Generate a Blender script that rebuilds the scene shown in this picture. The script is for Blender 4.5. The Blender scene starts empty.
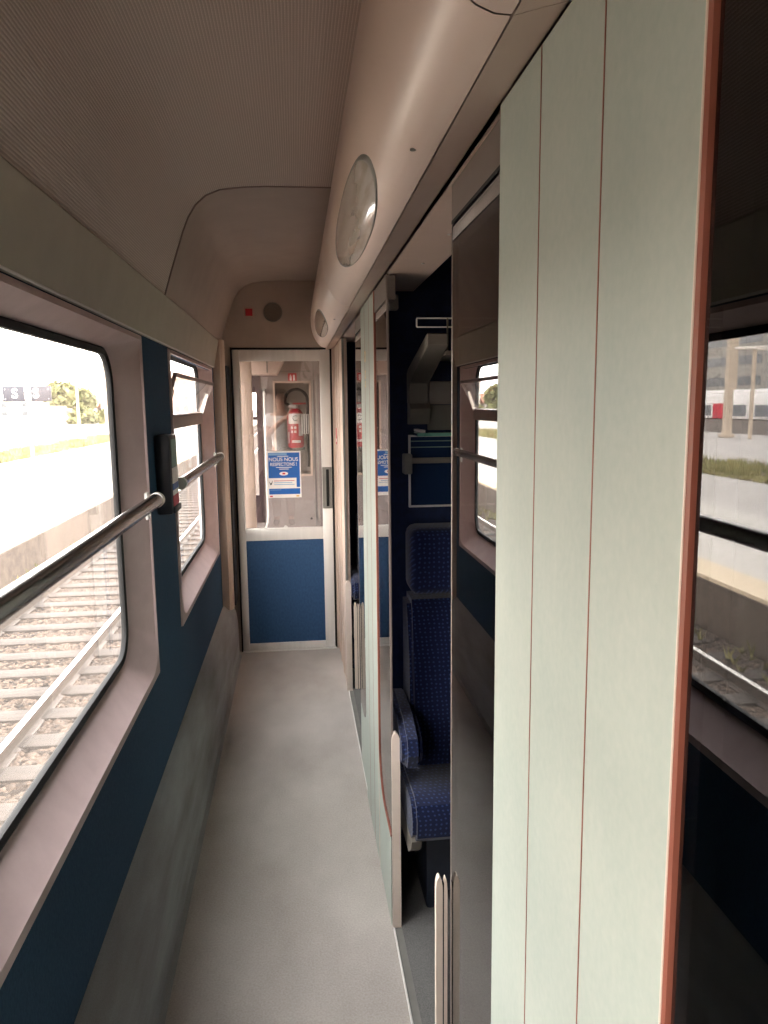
import bpy, bmesh, math, random
from mathutils import Vector, Matrix, noise

# ------------------------------------------------------------------ camera, world, exposure
SC = bpy.context.scene
COL = SC.collection
random.seed(7)

cam_d = bpy.data.cameras.new('camera')
cam_d.sensor_width = 36.0
cam_d.lens = 36.0 * 745.0 / 1024.0
cam_d.clip_start = 0.01
cam_d.clip_end = 2000
cam = bpy.data.objects.new('camera', cam_d)
COL.objects.link(cam)
fw = Vector((0.115, 0.983, -0.143)).normalized()
rt = Vector((0.993, -0.117, -0.011))
rt = (rt - fw * rt.dot(fw)).normalized()
up = rt.cross(fw).normalized()
m3 = Matrix((rt, up, -fw)).transposed()
cam.matrix_world = Matrix.Translation((0, 0, 1.6)) @ m3.to_4x4()
SC.camera = cam

world = bpy.data.worlds.new('hazy_sky')
SC.world = world
world.use_nodes = True
wn = world.node_tree
wn.nodes.clear()
w_out = wn.nodes.new('ShaderNodeOutputWorld')
w_bg = wn.nodes.new('ShaderNodeBackground')
w_tc = wn.nodes.new('ShaderNodeTexCoord')
w_sep = wn.nodes.new('ShaderNodeSeparateXYZ')
w_rmp = wn.nodes.new('ShaderNodeValToRGB')
w_rmp.color_ramp.elements[0].position = 0.0
w_rmp.color_ramp.elements[0].color = (1.0, 0.95, 0.88, 1)
w_rmp.color_ramp.elements[1].position = 0.6
w_rmp.color_ramp.elements[1].color = (0.93, 0.97, 1.0, 1)
wn.links.new(w_tc.outputs['Generated'], w_sep.inputs[0])
wn.links.new(w_sep.outputs['Z'], w_rmp.inputs[0])
wn.links.new(w_rmp.outputs[0], w_bg.inputs['Color'])
w_bg.inputs['Strength'].default_value = 10.0
wn.links.new(w_bg.outputs[0], w_out.inputs['Surface'])

SC.view_settings.view_transform = 'Standard'
SC.view_settings.look = 'None'
SC.view_settings.gamma = 1.0
SC.view_settings.exposure = 0.68
SC.view_settings.use_curve_mapping = False
SC.cycles.max_bounces = 14
SC.cycles.diffuse_bounces = 7
SC.cycles.glossy_bounces = 5
SC.cycles.transparent_max_bounces = 24
SC.cycles.transmission_bounces = 8
SC.cycles.sample_clamp_indirect = 12.0
SC.cycles.caustics_reflective = False
SC.cycles.caustics_refractive = False
SC.cycles.use_denoising = True

# ------------------------------------------------------------------ materials
def lin(c):
    return tuple(((v / 255) / 12.92 if v / 255 <= 0.04045 else ((v / 255 + 0.055) / 1.055) ** 2.4) for v in c) + (1.0,)

class M:
    """small node helper"""
    def __init__(s, name, rgb, rough=0.6, metal=0.0, spec=0.5, coat=0.0):
        s.m = bpy.data.materials.new(name)
        s.m.use_nodes = True
        s.nt = s.m.node_tree
        s.b = s.nt.nodes['Principled BSDF']
        s.b.inputs['Base Color'].default_value = lin(rgb)
        s.b.inputs['Roughness'].default_value = rough
        s.b.inputs['Metallic'].default_value = metal
        s.b.inputs['Specular IOR Level'].default_value = spec
        s.b.inputs['Coat Weight'].default_value = coat
        s.rgb = rgb
        s._tc = None
    def tc(s, out='Object'):
        if s._tc is None:
            s._tc = s.nt.nodes.new('ShaderNodeTexCoord')
        return s._tc.outputs[out]
    def n(s, t, **k):
        nd = s.nt.nodes.new(t)
        for a, v in k.items():
            if a in nd.inputs:
                nd.inputs[a].default_value = v
            else:
                setattr(nd, a, v)
        return nd
    def l(s, a, b):
        s.nt.links.new(a, b)
    def mapped(s, scale=(1, 1, 1), out='Object'):
        mp = s.n('ShaderNodeMapping')
        mp.inputs['Scale'].default_value = scale
        s.l(s.tc(out), mp.inputs[0])
        return mp.outputs[0]
    def noise(s, scale=10, detail=4, stretch=(1, 1, 1), rough=0.55):
        t = s.n('ShaderNodeTexNoise')
        t.inputs['Scale'].default_value = scale
        t.inputs['Detail'].default_value = detail
        t.inputs['Roughness'].default_value = rough
        s.l(s.mapped(stretch), t.inputs['Vector'])
        return t.outputs['Fac']
    def vary(s, fac, dark, light, lo=0.3, hi=0.7):
        r = s.n('ShaderNodeValToRGB')
        r.color_ramp.elements[0].position = lo
        r.color_ramp.elements[0].color = lin(dark)
        r.color_ramp.elements[1].position = hi
        r.color_ramp.elements[1].color = lin(light)
        s.l(fac, r.inputs[0])
        s.l(r.outputs[0], s.b.inputs['Base Color'])
        return r
    def bump(s, fac, strength=0.2, dist=0.002):
        b = s.n('ShaderNodeBump')
        b.inputs['Strength'].default_value = strength
        b.inputs['Distance'].default_value = dist
        s.l(fac, b.inputs['Height'])
        s.l(b.outputs[0], s.b.inputs['Normal'])
        return b

MT = {}
def simple(key, rgb, rough=0.6, metal=0.0, spec=0.5, coat=0.0, nz=None, amount=8, bump=0.0, stretch=(1, 1, 1)):
    m = M(key, rgb, rough, metal, spec, coat)
    f = m.noise(nz or 20, 4, stretch)
    d = tuple(max(0, c - amount) for c in rgb)
    l = tuple(min(255, c + amount) for c in rgb)
    m.vary(f, d, l)
    if bump:
        m.bump(f, bump)
    MT[key] = m.m
    return m

# carpet floor: fine pile speckle over soft worn blotches
m = M('grey_carpet', (180, 175, 167), 0.95, spec=0.1)
f1 = m.noise(2.2, 8, (1, 0.6, 1)); f2 = m.noise(170, 3)
mx = m.n('ShaderNodeMath', operation='MULTIPLY_ADD'); mx.inputs[1].default_value = 0.5
m.l(f2, mx.inputs[0]); m.l(f1, mx.inputs[2])
m.vary(mx.outputs[0], (152, 144, 137), (196, 189, 182), 0.45, 1.05)
m.bump(f2, 0.5, 0.003)
MT['carpet'] = m.m
m = M('dark_carpet', (58, 58, 58), 0.95, spec=0.1)
f2 = m.noise(300, 2); m.vary(f2, (100, 99, 97), (126, 124, 121)); m.bump(f2, 0.4, 0.003)
MT['dark_carpet'] = m.m
# carpet-covered heater skirt, worn in long streaks
m = M('skirt_carpet', (92, 92, 90), 0.9, spec=0.15)
f1 = m.noise(4, 4, (1.5, 0.35, 1.6)); f2 = m.noise(300, 2)
mx = m.n('ShaderNodeMath', operation='MULTIPLY_ADD'); mx.inputs[1].default_value = 0.25
m.l(f2, mx.inputs[0]); m.l(f1, mx.inputs[2])
m.vary(mx.outputs[0], (122, 119, 116), (172, 175, 178), 0.38, 0.9)
m.bump(f2, 0.4, 0.003)
MT['skirt'] = m.m
# blue wall textile
m = M('blue_wall_textile', (26, 54, 86), 0.85, spec=0.15)
f2 = m.noise(250, 3, (1, 1, 0.5)); m.vary(f2, (42, 66, 88), (54, 80, 104)); m.bump(f2, 0.3, 0.001)
MT['blue_wall'] = m.m
m = M('blue_door_panel', (38, 88, 142), 0.6, spec=0.3)
f2 = m.noise(90, 5, (1, 1, 0.6)); m.vary(f2, (36, 68, 104), (50, 84, 122)); m.bump(f2, 0.2, 0.001)
MT['blue_door'] = m.m
m = M('navy_laminate', (18, 32, 66), 0.6, spec=0.3)
f2 = m.noise(60, 4); m.vary(f2, (15, 28, 58), (22, 38, 74)); MT['navy'] = m.m
# ribbed perforated ceiling
m = M('ribbed_ceiling', (150, 139, 126), 0.75, spec=0.25)
sx = m.n('ShaderNodeSeparateXYZ'); m.l(m.tc('UV'), sx.inputs[0])
def sine(src, freq):
    a = m.n('ShaderNodeMath', operation='MULTIPLY'); a.inputs[1].default_value = freq * 2 * math.pi
    m.l(src, a.inputs[0])
    b = m.n('ShaderNodeMath', operation='SINE'); m.l(a.outputs[0], b.inputs[0]); return b.outputs[0]
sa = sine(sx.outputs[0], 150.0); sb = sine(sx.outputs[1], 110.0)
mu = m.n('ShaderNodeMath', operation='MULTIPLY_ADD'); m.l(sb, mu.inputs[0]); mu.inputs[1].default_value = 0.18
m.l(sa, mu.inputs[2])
m.vary(mu.outputs[0], (198, 184, 176), (224, 212, 204), 0.0, 1.0)  # grooves coloured darker than the ribs, shade put into the colour
m.bump(mu.outputs[0], 0.28, 0.0012)
MT['ribbed'] = m.m
simple('ceiling_paint', (180, 166, 156), 0.6, nz=8, amount=4)
simple('ledge_paint', (186, 181, 166), 0.55, nz=10, amount=4)
simple('bulkhead_paint', (178, 163, 150), 0.55, nz=8, amount=5)
simple('beige_fascia', (222, 201, 190), 0.33, nz=6, amount=3, spec=0.5)
simple('beige_flat', (204, 182, 170), 0.45, nz=6, amount=4)
simple('jamb_beige', (196, 174, 158), 0.4, nz=6, amount=4)
simple('mauve_frame', (190, 168, 166), 0.42, nz=14, amount=6, spec=0.4)
simple('flange', (150, 132, 126), 0.35, nz=14, amount=5)
simple('black_rubber', (15, 14, 14), 0.8, nz=30, amount=4)
simple('dark_gap', (12, 12, 13), 0.8, nz=30, amount=2)
simple('brushed_steel', (120, 118, 116), 0.22, 1.0, nz=60, amount=8, stretch=(1, 0.05, 1))
simple('aluminium', (222, 219, 214), 0.35, 0.1, nz=40, amount=5, stretch=(1, 1, 0.05))
simple('header_grey', (112, 101, 95), 0.4, nz=12, amount=4)
simple('edge_red', (134, 76, 60), 0.45, nz=50, amount=10, stretch=(1, 1, 0.1))
simple('cream_guard', (216, 200, 186), 0.3, nz=20, amount=3)
simple('white_plastic', (225, 223, 218), 0.4, nz=20, amount=3)
simple('grey_plastic', (120, 118, 112), 0.5, nz=20, amount=5)
simple('dark_plastic', (28, 34, 46), 0.4, nz=20, amount=4)
simple('rack_grey', (108, 102, 94), 0.5, nz=10, amount=5)
simple('red_paint', (196, 30, 44), 0.35, nz=20, amount=6)
simple('white_print', (238, 234, 230), 0.5, nz=20, amount=3)
simple('black_print', (30, 26, 28), 0.5, nz=20, amount=3)
simple('poster_blue', (20, 96, 178), 0.45, nz=20, amount=3)
simple('poster_light_blue', (120, 165, 205), 0.45, nz=20, amount=3)
simple('red_print', (190, 40, 60), 0.5, nz=20, amount=3)
simple('gold_print', (214, 176, 96), 0.5, nz=20, amount=8)
simple('green_print', (120, 150, 140), 0.5, nz=20, amount=8)
simple('vestibule_panel', (150, 139, 135), 0.5, nz=10, amount=5)
simple('vestibule_dark', (70, 50, 50), 0.5, nz=10, amount=8)
simple('cabinet_inner', (172, 162, 152), 0.6, nz=10, amount=5)
simple('rail_steel', (70, 58, 49), 0.5, 0.3, nz=30, amount=12)
simple('rail_head', (215, 212, 208), 0.2, 0.9, nz=30, amount=6)
simple('sleeper_wood', (56, 46, 38), 0.85, nz=18, amount=14, stretch=(0.3, 3, 1), bump=0.4)
simple('platform', (168, 161, 152), 0.85, nz=3, amount=8)
simple('platform_face', (72, 58, 46), 0.85, nz=6, amount=12, bump=0.3)
simple('yard_paving', (150, 143, 136), 0.85, nz=1.5, amount=8)
simple('platform_tile', (186, 168, 142), 0.85, nz=3, amount=8)
simple('green_edge', (120, 176, 156), 0.15, nz=30, amount=14, coat=1.0)
simple('concrete', (176, 160, 142), 0.8, nz=6, amount=10)
simple('sign_dark', (46, 44, 54), 0.5, nz=6, amount=3)
simple('brick', (196, 164, 144), 0.85, nz=4, amount=12)
simple('render_white', (214, 206, 196), 0.8, nz=4, amount=6)
simple('office_grey', (150, 144, 136), 0.7, nz=4, amount=8)
simple('roof_tile', (170, 120, 96), 0.8, nz=6, amount=12)
simple('window_dark', (112, 114, 116), 0.25, nz=6, amount=8)
simple('train_white', (226, 222, 218), 0.4, nz=2, amount=4)
simple('train_grey', (110, 110, 114), 0.35, nz=2, amount=6)
simple('train_dark', (46, 44, 46), 0.7, nz=8, amount=8)
simple('bark', (100, 84, 66), 0.9, nz=20, amount=14)
simple('skin', (198, 150, 126), 0.5, nz=20, amount=6)
simple('hair', (70, 48, 34), 0.7, nz=60, amount=12)
simple('shirt', (240, 236, 230), 0.85, nz=30, amount=8)
simple('trousers', (120, 108, 94), 0.85, nz=30, amount=8)
simple('shoe', (60, 56, 54), 0.7, nz=30, amount=6)
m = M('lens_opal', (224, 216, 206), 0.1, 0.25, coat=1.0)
f1 = m.noise(5, 3, (5, 0.9, 9)); m.vary(f1, (214, 203, 193), (244, 238, 232), 0.42, 0.6); MT['lens_opal'] = m.m  # stretched pale streaks paint window reflections into the lens colour
simple('speaker_grille', (116, 104, 94), 0.6, nz=200, amount=14)

# mint laminate with faint vertical cloudy streaks
m = M('mint_laminate', (190, 200, 184), 0.5, spec=0.4)
f1 = m.noise(6, 6, (1, 1, 0.6)); f2 = m.noise(110, 4, (1, 1, 0.8))
mx = m.n('ShaderNodeMath', operation='MULTIPLY_ADD'); mx.inputs[1].default_value = 0.6
m.l(f2, mx.inputs[0]); m.l(f1, mx.inputs[2])
m.vary(mx.outputs[0], (160, 170, 161), (175, 181, 171), 0.5, 1.1)
MT['mint'] = m.m

# seat moquette: navy with a lattice of small light-blue dots
m = M('dotted_moquette', (22, 38, 96), 0.9, spec=0.1)
v = m.n('ShaderNodeTexVoronoi'); v.feature = 'F1'; v.voronoi_dimensions = '2D'
v.inputs['Scale'].default_value = 66; v.inputs['Randomness'].default_value = 0.3
ms = m.n('ShaderNodeSeparateXYZ'); m.l(m.tc('Object'), ms.inputs[0])
mu_ = m.n('ShaderNodeMath', operation='MULTIPLY_ADD'); m.l(ms.outputs[1], mu_.inputs[0]); mu_.inputs[1].default_value = 0.5; m.l(ms.outputs[0], mu_.inputs[2])
mv_ = m.n('ShaderNodeMath', operation='MULTIPLY_ADD'); m.l(ms.outputs[1], mv_.inputs[0]); mv_.inputs[1].default_value = 0.8; m.l(ms.outputs[2], mv_.inputs[2])
mc_ = m.n('ShaderNodeCombineXYZ'); m.l(mu_.outputs[0], mc_.inputs[0]); m.l(mv_.outputs[0], mc_.inputs[1])
m.l(mc_.outputs[0], v.inputs['Vector'])
r = m.n('ShaderNodeValToRGB')
r.color_ramp.elements[0].position = 0.16; r.color_ramp.elements[0].color = lin((38, 52, 90))
r.color_ramp.elements[1].position = 0.26; r.color_ramp.elements[1].color = lin((15, 22, 50))
m.l(v.outputs['Distance'], r.inputs[0]); m.l(r.outputs[0], m.b.inputs['Base Color'])
m.b.inputs['Sheen Weight'].default_value = 0.2
MT['moquette'] = m.m

# ballast stones
m = M('ballast_stone', (170, 146, 128), 0.9, spec=0.2)
v = m.n('ShaderNodeTexVoronoi'); v.inputs['Scale'].default_value = 22
m.l(m.tc('Object'), v.inputs['Vector'])
hs = m.n('ShaderNodeSeparateColor'); m.l(v.outputs['Color'], hs.inputs[0])
m.vary(hs.outputs[0], (38, 31, 26), (104, 88, 76), 0.0, 1.0)
inv = m.n('ShaderNodeMath', operation='SUBTRACT'); inv.inputs[0].default_value = 1.0
m.l(v.outputs['Distance'], inv.inputs[1])
m.bump(inv.outputs[0], 1.0, 0.05)
MT['ballast'] = m.m
m = M('dry_ground', (160, 140, 116), 0.95, spec=0.1)
f = m.noise(1.2, 6); m.vary(f, (96, 84, 70), (128, 114, 98)); m.bump(m.noise(12, 5), 0.6, 0.05)
MT['ground'] = m.m
m = M('grass_blades', (120, 136, 66), 0.9, spec=0.1)
f = m.noise(1.5, 6); m.vary(f, (106, 108, 64), (156, 144, 104)); MT['grass'] = m.m
m = M('tree_leaves', (92, 110, 62), 0.85, spec=0.15)
f = m.noise(0.8, 5); m.vary(f, (100, 104, 66), (146, 142, 100)); MT['leaves'] = m.m

def glass(key, tint, r0, rmax, power=5.0, rough=0.0, haze=0.0):
    mm = bpy.data.materials.new(key)
    mm.use_nodes = True
    nt = mm.node_tree
    nt.nodes.clear()
    out = nt.nodes.new('ShaderNodeOutputMaterial')
    mix = nt.nodes.new('ShaderNodeMixShader')
    tr = nt.nodes.new('ShaderNodeBsdfTransparent')
    gl = nt.nodes.new('ShaderNodeBsdfGlossy')
    tr.inputs[0].default_value = tint + (1,)
    gl.inputs['Roughness'].default_value = rough
    gl.inputs['Color'].default_value = (1, 1, 1, 1)
    lw = nt.nodes.new('ShaderNodeLayerWeight')
    lw.inputs['Blend'].default_value = 0.5
    p = nt.nodes.new('ShaderNodeMath'); p.operation = 'POWER'; p.inputs[1].default_value = power
    a = nt.nodes.new('ShaderNodeMath'); a.operation = 'MULTIPLY_ADD'
    a.inputs[1].default_value = rmax - r0; a.inputs[2].default_value = r0
    nt.links.new(lw.outputs['Facing'], p.inputs[0])
    nt.links.new(p.outputs[0], a.inputs[0])
    nt.links.new(a.outputs[0], mix.inputs[0])
    if haze:          # dust film whose pale veil stands in for glare over the view
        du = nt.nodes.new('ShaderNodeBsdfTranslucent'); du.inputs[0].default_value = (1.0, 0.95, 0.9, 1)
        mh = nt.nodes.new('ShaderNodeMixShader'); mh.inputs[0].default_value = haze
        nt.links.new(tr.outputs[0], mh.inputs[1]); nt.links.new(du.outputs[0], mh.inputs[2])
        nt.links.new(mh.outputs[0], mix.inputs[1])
    else:
        nt.links.new(tr.outputs[0], mix.inputs[1])
    nt.links.new(gl.outputs[0], mix.inputs[2])
    nt.links.new(mix.outputs[0], out.inputs['Surface'])
    MT[key] = mm
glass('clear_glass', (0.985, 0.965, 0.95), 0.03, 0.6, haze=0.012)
glass('door_glass', (0.93, 0.92, 0.92), 0.10, 0.8)
glass('smoked_glass', (0.30, 0.30, 0.32), 0.085, 0.88, 4.2)
glass('green_glass', (0.55, 0.85, 0.75), 0.10, 0.8, 3.0)
glass('cabinet_glass', (0.93, 0.93, 0.93), 0.04, 0.6)
mm = M('mirror_glass', (34, 52, 82), 0.05, 0.0, coat=1.0); MT['mirror'] = mm.m

# ------------------------------------------------------------------ object helpers
def link_mesh(name, bm, mat, parent=None, smooth=True, angle=35):
    me = bpy.data.meshes.new(name)
    bmesh.ops.recalc_face_normals(bm, faces=bm.faces[:])
    bm.to_mesh(me)
    bm.free()
    if smooth:
        for p in me.polygons:
            p.use_smooth = True
        me.set_sharp_from_angle(angle=math.radians(angle))
    for mk in (mat if isinstance(mat, (list, tuple)) else [mat]):
        me.materials.append(MT[mk])
    o = bpy.data.objects.new(name, me)
    COL.objects.link(o)
    if parent:
        o.parent = parent
    return o

def tag(o, label=None, cat=None, group=None, kind=None):
    if label: o['label'] = label
    if cat: o['category'] = cat
    if group: o['group'] = group
    if kind: o['kind'] = kind
    return o

def thing(name, label, cat, loc=(0, 0, 0), group=None, rz=0):
    o = bpy.data.objects.new(name, None)
    COL.objects.link(o)
    o.location = loc
    o.rotation_euler = (0, 0, rz)
    o.empty_display_size = 0.1
    return tag(o, label, cat, group)

def rebase(root):
    """children are modelled in world coordinates: pull them back under a moved root"""
    bpy.context.view_layer.update()
    for c in root.children:
        c.matrix_parent_inverse = root.matrix_world.inverted()

def box(bm, x0, x1, y0, y1, z0, z1, bev=0.0, seg=2, rot=None, piv=None):
    r = bmesh.ops.create_cube(bm, size=1)
    vs = r['verts']
    for v in vs:
        v.co = Vector(((x0 + x1) / 2 + v.co.x * (x1 - x0), (y0 + y1) / 2 + v.co.y * (y1 - y0), (z0 + z1) / 2 + v.co.z * (z1 - z0)))
    if bev:
        es = list({e for v in vs for e in v.link_edges})
        rr = bmesh.ops.bevel(bm, geom=es, offset=bev, segments=seg, affect='EDGES', profile=0.5)
        vs = list({v for f in rr['faces'] for v in f.verts} | {v for v in vs if v.is_valid})
    if rot is not None:
        bmesh.ops.transform(bm, matrix=rot, space=Matrix.Translation(-Vector(piv or (0, 0, 0))), verts=vs)
    return vs

def B(x0, x1, y0, y1, z0, z1, bev=0.0, seg=2):
    bm = bmesh.new(); box(bm, x0, x1, y0, y1, z0, z1, bev, seg); return bm

def poly(bm, pts):
    return bm.faces.new([bm.verts.new(p) for p in pts])

def loft(bm, loops, closed=True, cap=False):
    rows = [[bm.verts.new(p) for p in L] for L in loops]
    n = len(rows[0])
    for a, b in zip(rows, rows[1:]):
        for i in range(n if closed else n - 1):
            j = (i + 1) % n
            bm.faces.new((a[i], a[j], b[j], b[i]))
    if cap:
        bm.faces.new(rows[0]); bm.faces.new(rows[-1])
    return rows

def prism(bm, pts2, axis, a0, a1):
    """closed outline pts2 in the plane across axis ('x': (y,z), 'y': (x,z), 'z': (x,y)) extruded from a0 to a1"""
    def P(u, v, w):
        return {'x': (w, u, v), 'y': (u, w, v), 'z': (u, v, w)}[axis]
    loft(bm, [[P(u, v, a0) for u, v in pts2], [P(u, v, a1) for u, v in pts2]], cap=True)

def rrect(y0, y1, z0, z1, r, n=6):
    pts = []
    rr = r if isinstance(r, (list, tuple)) else (r, r, r, r)   # bl, br, tr, tl
    for (cy, cz, a0, q) in ((y0, z0, math.pi, 0), (y1, z0, 1.5 * math.pi, 1), (y1, z1, 0, 2), (y0, z1, 0.5 * math.pi, 3)):
        R = max(rr[q], 1e-4)
        sy = 1 if cy == y0 else -1
        sz = 1 if cz == z0 else -1
        for i in range(n + 1):
            a = a0 + (math.pi / 2) * i / n
            pts.append((cy + sy * R + R * math.cos(a), cz + sz * R + R * math.sin(a)))
    return pts

def tube(bm, pts, r, seg=12, cap=True):
    pts = [Vector(p) for p in pts]
    rad = r if isinstance(r, (list, tuple)) else [r] * len(pts)
    loops = []
    t0 = (pts[1] - pts[0]).normalized()
    ref = Vector((0, 0, 1)) if abs(t0.z) < 0.9 else Vector((1, 0, 0))
    nrm = (ref - t0 * ref.dot(t0)).normalized()
    for i, p in enumerate(pts):
        if i == 0: t = (pts[1] - pts[0])
        elif i == len(pts) - 1: t = (pts[-1] - pts[-2])
        else: t = (pts[i + 1] - pts[i]).normalized() + (pts[i] - pts[i - 1]).normalized()
        t.normalize()
        nrm = (nrm - t * nrm.dot(t)).normalized()
        bn = t.cross(nrm)
        loops.append([p + (nrm * math.cos(2 * math.pi * k / seg) + bn * math.sin(2 * math.pi * k / seg)) * rad[i] for k in range(seg)])
    loft(bm, loops, cap=cap)

def T(pts, r, seg=12):
    bm = bmesh.new(); tube(bm, pts, r, seg); return bm

def cyl(bm, c, r, h, axis='z', seg=24):
    c = Vector(c); d = {'x': Vector((1, 0, 0)), 'y': Vector((0, 1, 0)), 'z': Vector((0, 0, 1))}[axis]
    tube(bm, [c - d * h / 2, c + d * h / 2], r, seg)

def text(name, body, size, loc, mat, parent, rot=(math.pi / 2, 0, 0), extrude=0.0004, align='CENTER', sx=1.0, bold=0.0):
    cu = bpy.data.curves.new(name, 'FONT')
    cu.body = body; cu.size = size; cu.align_x = align; cu.align_y = 'CENTER'
    cu.extrude = extrude; cu.offset = bold
    t = bpy.data.objects.new(name + '_tmp', cu)
    COL.objects.link(t)
    bpy.context.view_layer.update()
    dg = bpy.context.evaluated_depsgraph_get()
    me = bpy.data.meshes.new_from_object(t.evaluated_get(dg))
    me.name = name
    bpy.data.objects.remove(t)
    o = bpy.data.objects.new(name, me)
    me.materials.clear(); me.materials.append(MT[mat])
    COL.objects.link(o)
    o.location = loc; o.rotation_euler = rot; o.scale = (sx, 1, 1)
    if parent: o.parent = parent
    return o

def structure(name, bm, mat, smooth=True, parent=None):
    o = link_mesh(name, bm, mat, parent, smooth)
    if parent is None:
        o['kind'] = 'structure'
    return o

# ------------------------------------------------------------------ key dimensions (metres, floor at 0, corridor runs along +Y)
XW = -0.47            # left (window) wall
XR = 0.254            # right (compartment) wall
YE = 4.80             # end door
YB = -3.0             # rear end of the modelled corridor
ZT = 1.956            # top of the compartment wall
ZC = 2.36             # ceiling
PITCH = 1.94

# ------------------------------------------------------------------ shell
structure('floor', B(-0.57, 2.25, YB, 6.1, -0.12, 0.0), 'carpet', False)
structure('floor_compartment', B(XR + 0.03, 2.2, YB, YE - 0.3, 0.0, 0.006), 'dark_carpet', False)

wins = [(2.95, 4.39), (0.96, 2.40), (-0.98, 0.46), (-2.92, -1.48)]
WZ0, WZ1 = 0.766, 1.800
bm = bmesh.new()
for (z0, z1) in ((0.30, WZ0), (WZ1, 1.83)):
    box(bm, XW - 0.012, XW, YB, 4.80, z0, z1)
ys = [4.80] + [v for w in wins for v in (w[1], w[0])] + [YB]
for a, b in zip(ys[0::2], ys[1::2]):
    box(bm, XW - 0.012, XW, b, a, WZ0, WZ1)
structure('wall_left', bm, 'blue_wall', False)

# carpeted heater skirt along the window wall
bm = bmesh.new()
prof = [(-0.383, 0.0), (-0.398, 0.012), (-0.399, 0.06), (-0.398, 0.14), (-0.401, 0.22), (-0.409, 0.285), (-0.425, 0.335), (-0.448, 0.372), (-0.469, 0.390)]
loft(bm, [[(x, YB, z) for x, z in prof], [(x, 4.72, z) for x, z in prof]], closed=False)
poly(bm, [(x, 4.72, z) for x, z in prof] + [(-0.469, 4.72, 0)])
structure('baseboard_left', bm, 'skirt')

# painted ledge above the windows
bm = bmesh.new()
led = [(-0.478, 1.822), (-0.462, 1.822), (-0.460, 1.830), (-0.444, 1.92), (-0.432, 1.978), (-0.437, 1.984), (-0.445, 1.986)]
loft(bm, [[(x, YB, z) for x, z in led], [(x, YE, z) for x, z in led]], closed=False)
structure('trim_1', bm, 'ledge_paint')

bm = bmesh.new(); tube(bm, [(-0.4605, YB, 1.8245), (-0.4605, YE - 0.3, 1.8245)], 0.003, 8)  # white bead standing in for the highlight along the ledge's lower edge
structure('trim_highlight', bm, 'white_plastic')
# curved ceiling: ribbed sheet, then a smooth moulded end
cp = [(-0.445, 1.984), (-0.421, 2.06), (-0.397, 2.13), (-0.373, 2.20), (-0.352, 2.25), (-0.325, 2.292), (-0.29, 2.323), (-0.24, 2.344), (-0.16, 2.354), (-0.08, 2.358), (0.30, 2.36)]
def ceiling_strip(name, y0, y1, mat, off=0.0):
    bm = bmesh.new()
    uv = bm.loops.layers.uv.new('UVMap')
    s = [0.0]
    for a, b in zip(cp, cp[1:]):
        s.append(s[-1] + math.hypot(b[0] - a[0], b[1] - a[1]))
    for i in range(len(cp) - 1):
        (xa, za), (xb, zb) = cp[i], cp[i + 1]
        f = poly(bm, [(xa, y0, za + off), (xb, y0, zb + off), (xb, y1, zb + off), (xa, y1, za + off)])
        for lp, u in zip(f.loops, ((s[i], y0), (s[i + 1], y0), (s[i + 1], y1), (s[i], y1))):
            lp[uv].uv = u
    bmesh.ops.remove_doubles(bm, verts=bm.verts[:], dist=1e-5)
    return structure(name, bm, mat)
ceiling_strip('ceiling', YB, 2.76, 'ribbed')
ceiling_strip('ceiling_end', 2.762, YE, 'ceiling_paint', 0.004)
bm = bmesh.new()   # thin joint bead between both
for i in range(len(cp) - 1):
    pass
tube(bm, [(x + 0.003, 2.762, z - 0.0015) for x, z in cp], 0.0028, 6)
structure('trim_2', bm, 'flange')
structure('ceiling_compartment', B(XR + 0.04, 2.2, YB, YE, 2.26, 2.27), 'navy', False)
structure('ceiling_roof', B(-0.62, 2.3, YB - 0.05, 6.15, 2.42, 2.46), 'train_white', False)
bm = B(0.17, 0.30, YB, YE, 2.3, 2.42)
structure('trim_3', bm, 'bulkhead_paint', False)
structure('wall_back', B(-0.62, 2.3, YB - 0.05, YB, 0, 2.42), 'bulkhead_paint', False)
structure('wall_right', B(2.2, 2.25, YB, YE, 0, 2.42), 'navy', False)

# end bulkhead: over the door and the strips beside it
bm = bmesh.new()
box(bm, -0.568, 2.25, YE, YE + 0.05, 1.956, 2.42)
box(bm, -0.568, -0.386, YE, YE + 0.05, 0, 1.956)
box(bm, 0.238, 2.25, YE, YE + 0.05, 0, 1.956)
structure('wall_end', bm, 'bulkhead_paint', False)
# beige pilaster on the window wall next to the end door
bm = bmesh.new()
prism(bm, [(-0.47, 0.0), (-0.43, 0.0), (-0.418, 0.02), (-0.412, 0.06), (-0.412, 0.14), (-0.47, 0.14)][:0] or
      [(-0.47, 4.52), (-0.428, 4.52), (-0.414, 4.53), (-0.408, 4.55), (-0.408, 4.62), (-0.47, 4.62)], 'z', 0.36, 1.985)
structure('trim_4', bm, 'jamb_beige')
bm = bmesh.new(); box(bm, -0.466, -0.40, 4.63, 4.79, 0.36, 1.84)
structure('trim_5', bm, 'dark_plastic', False)

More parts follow.
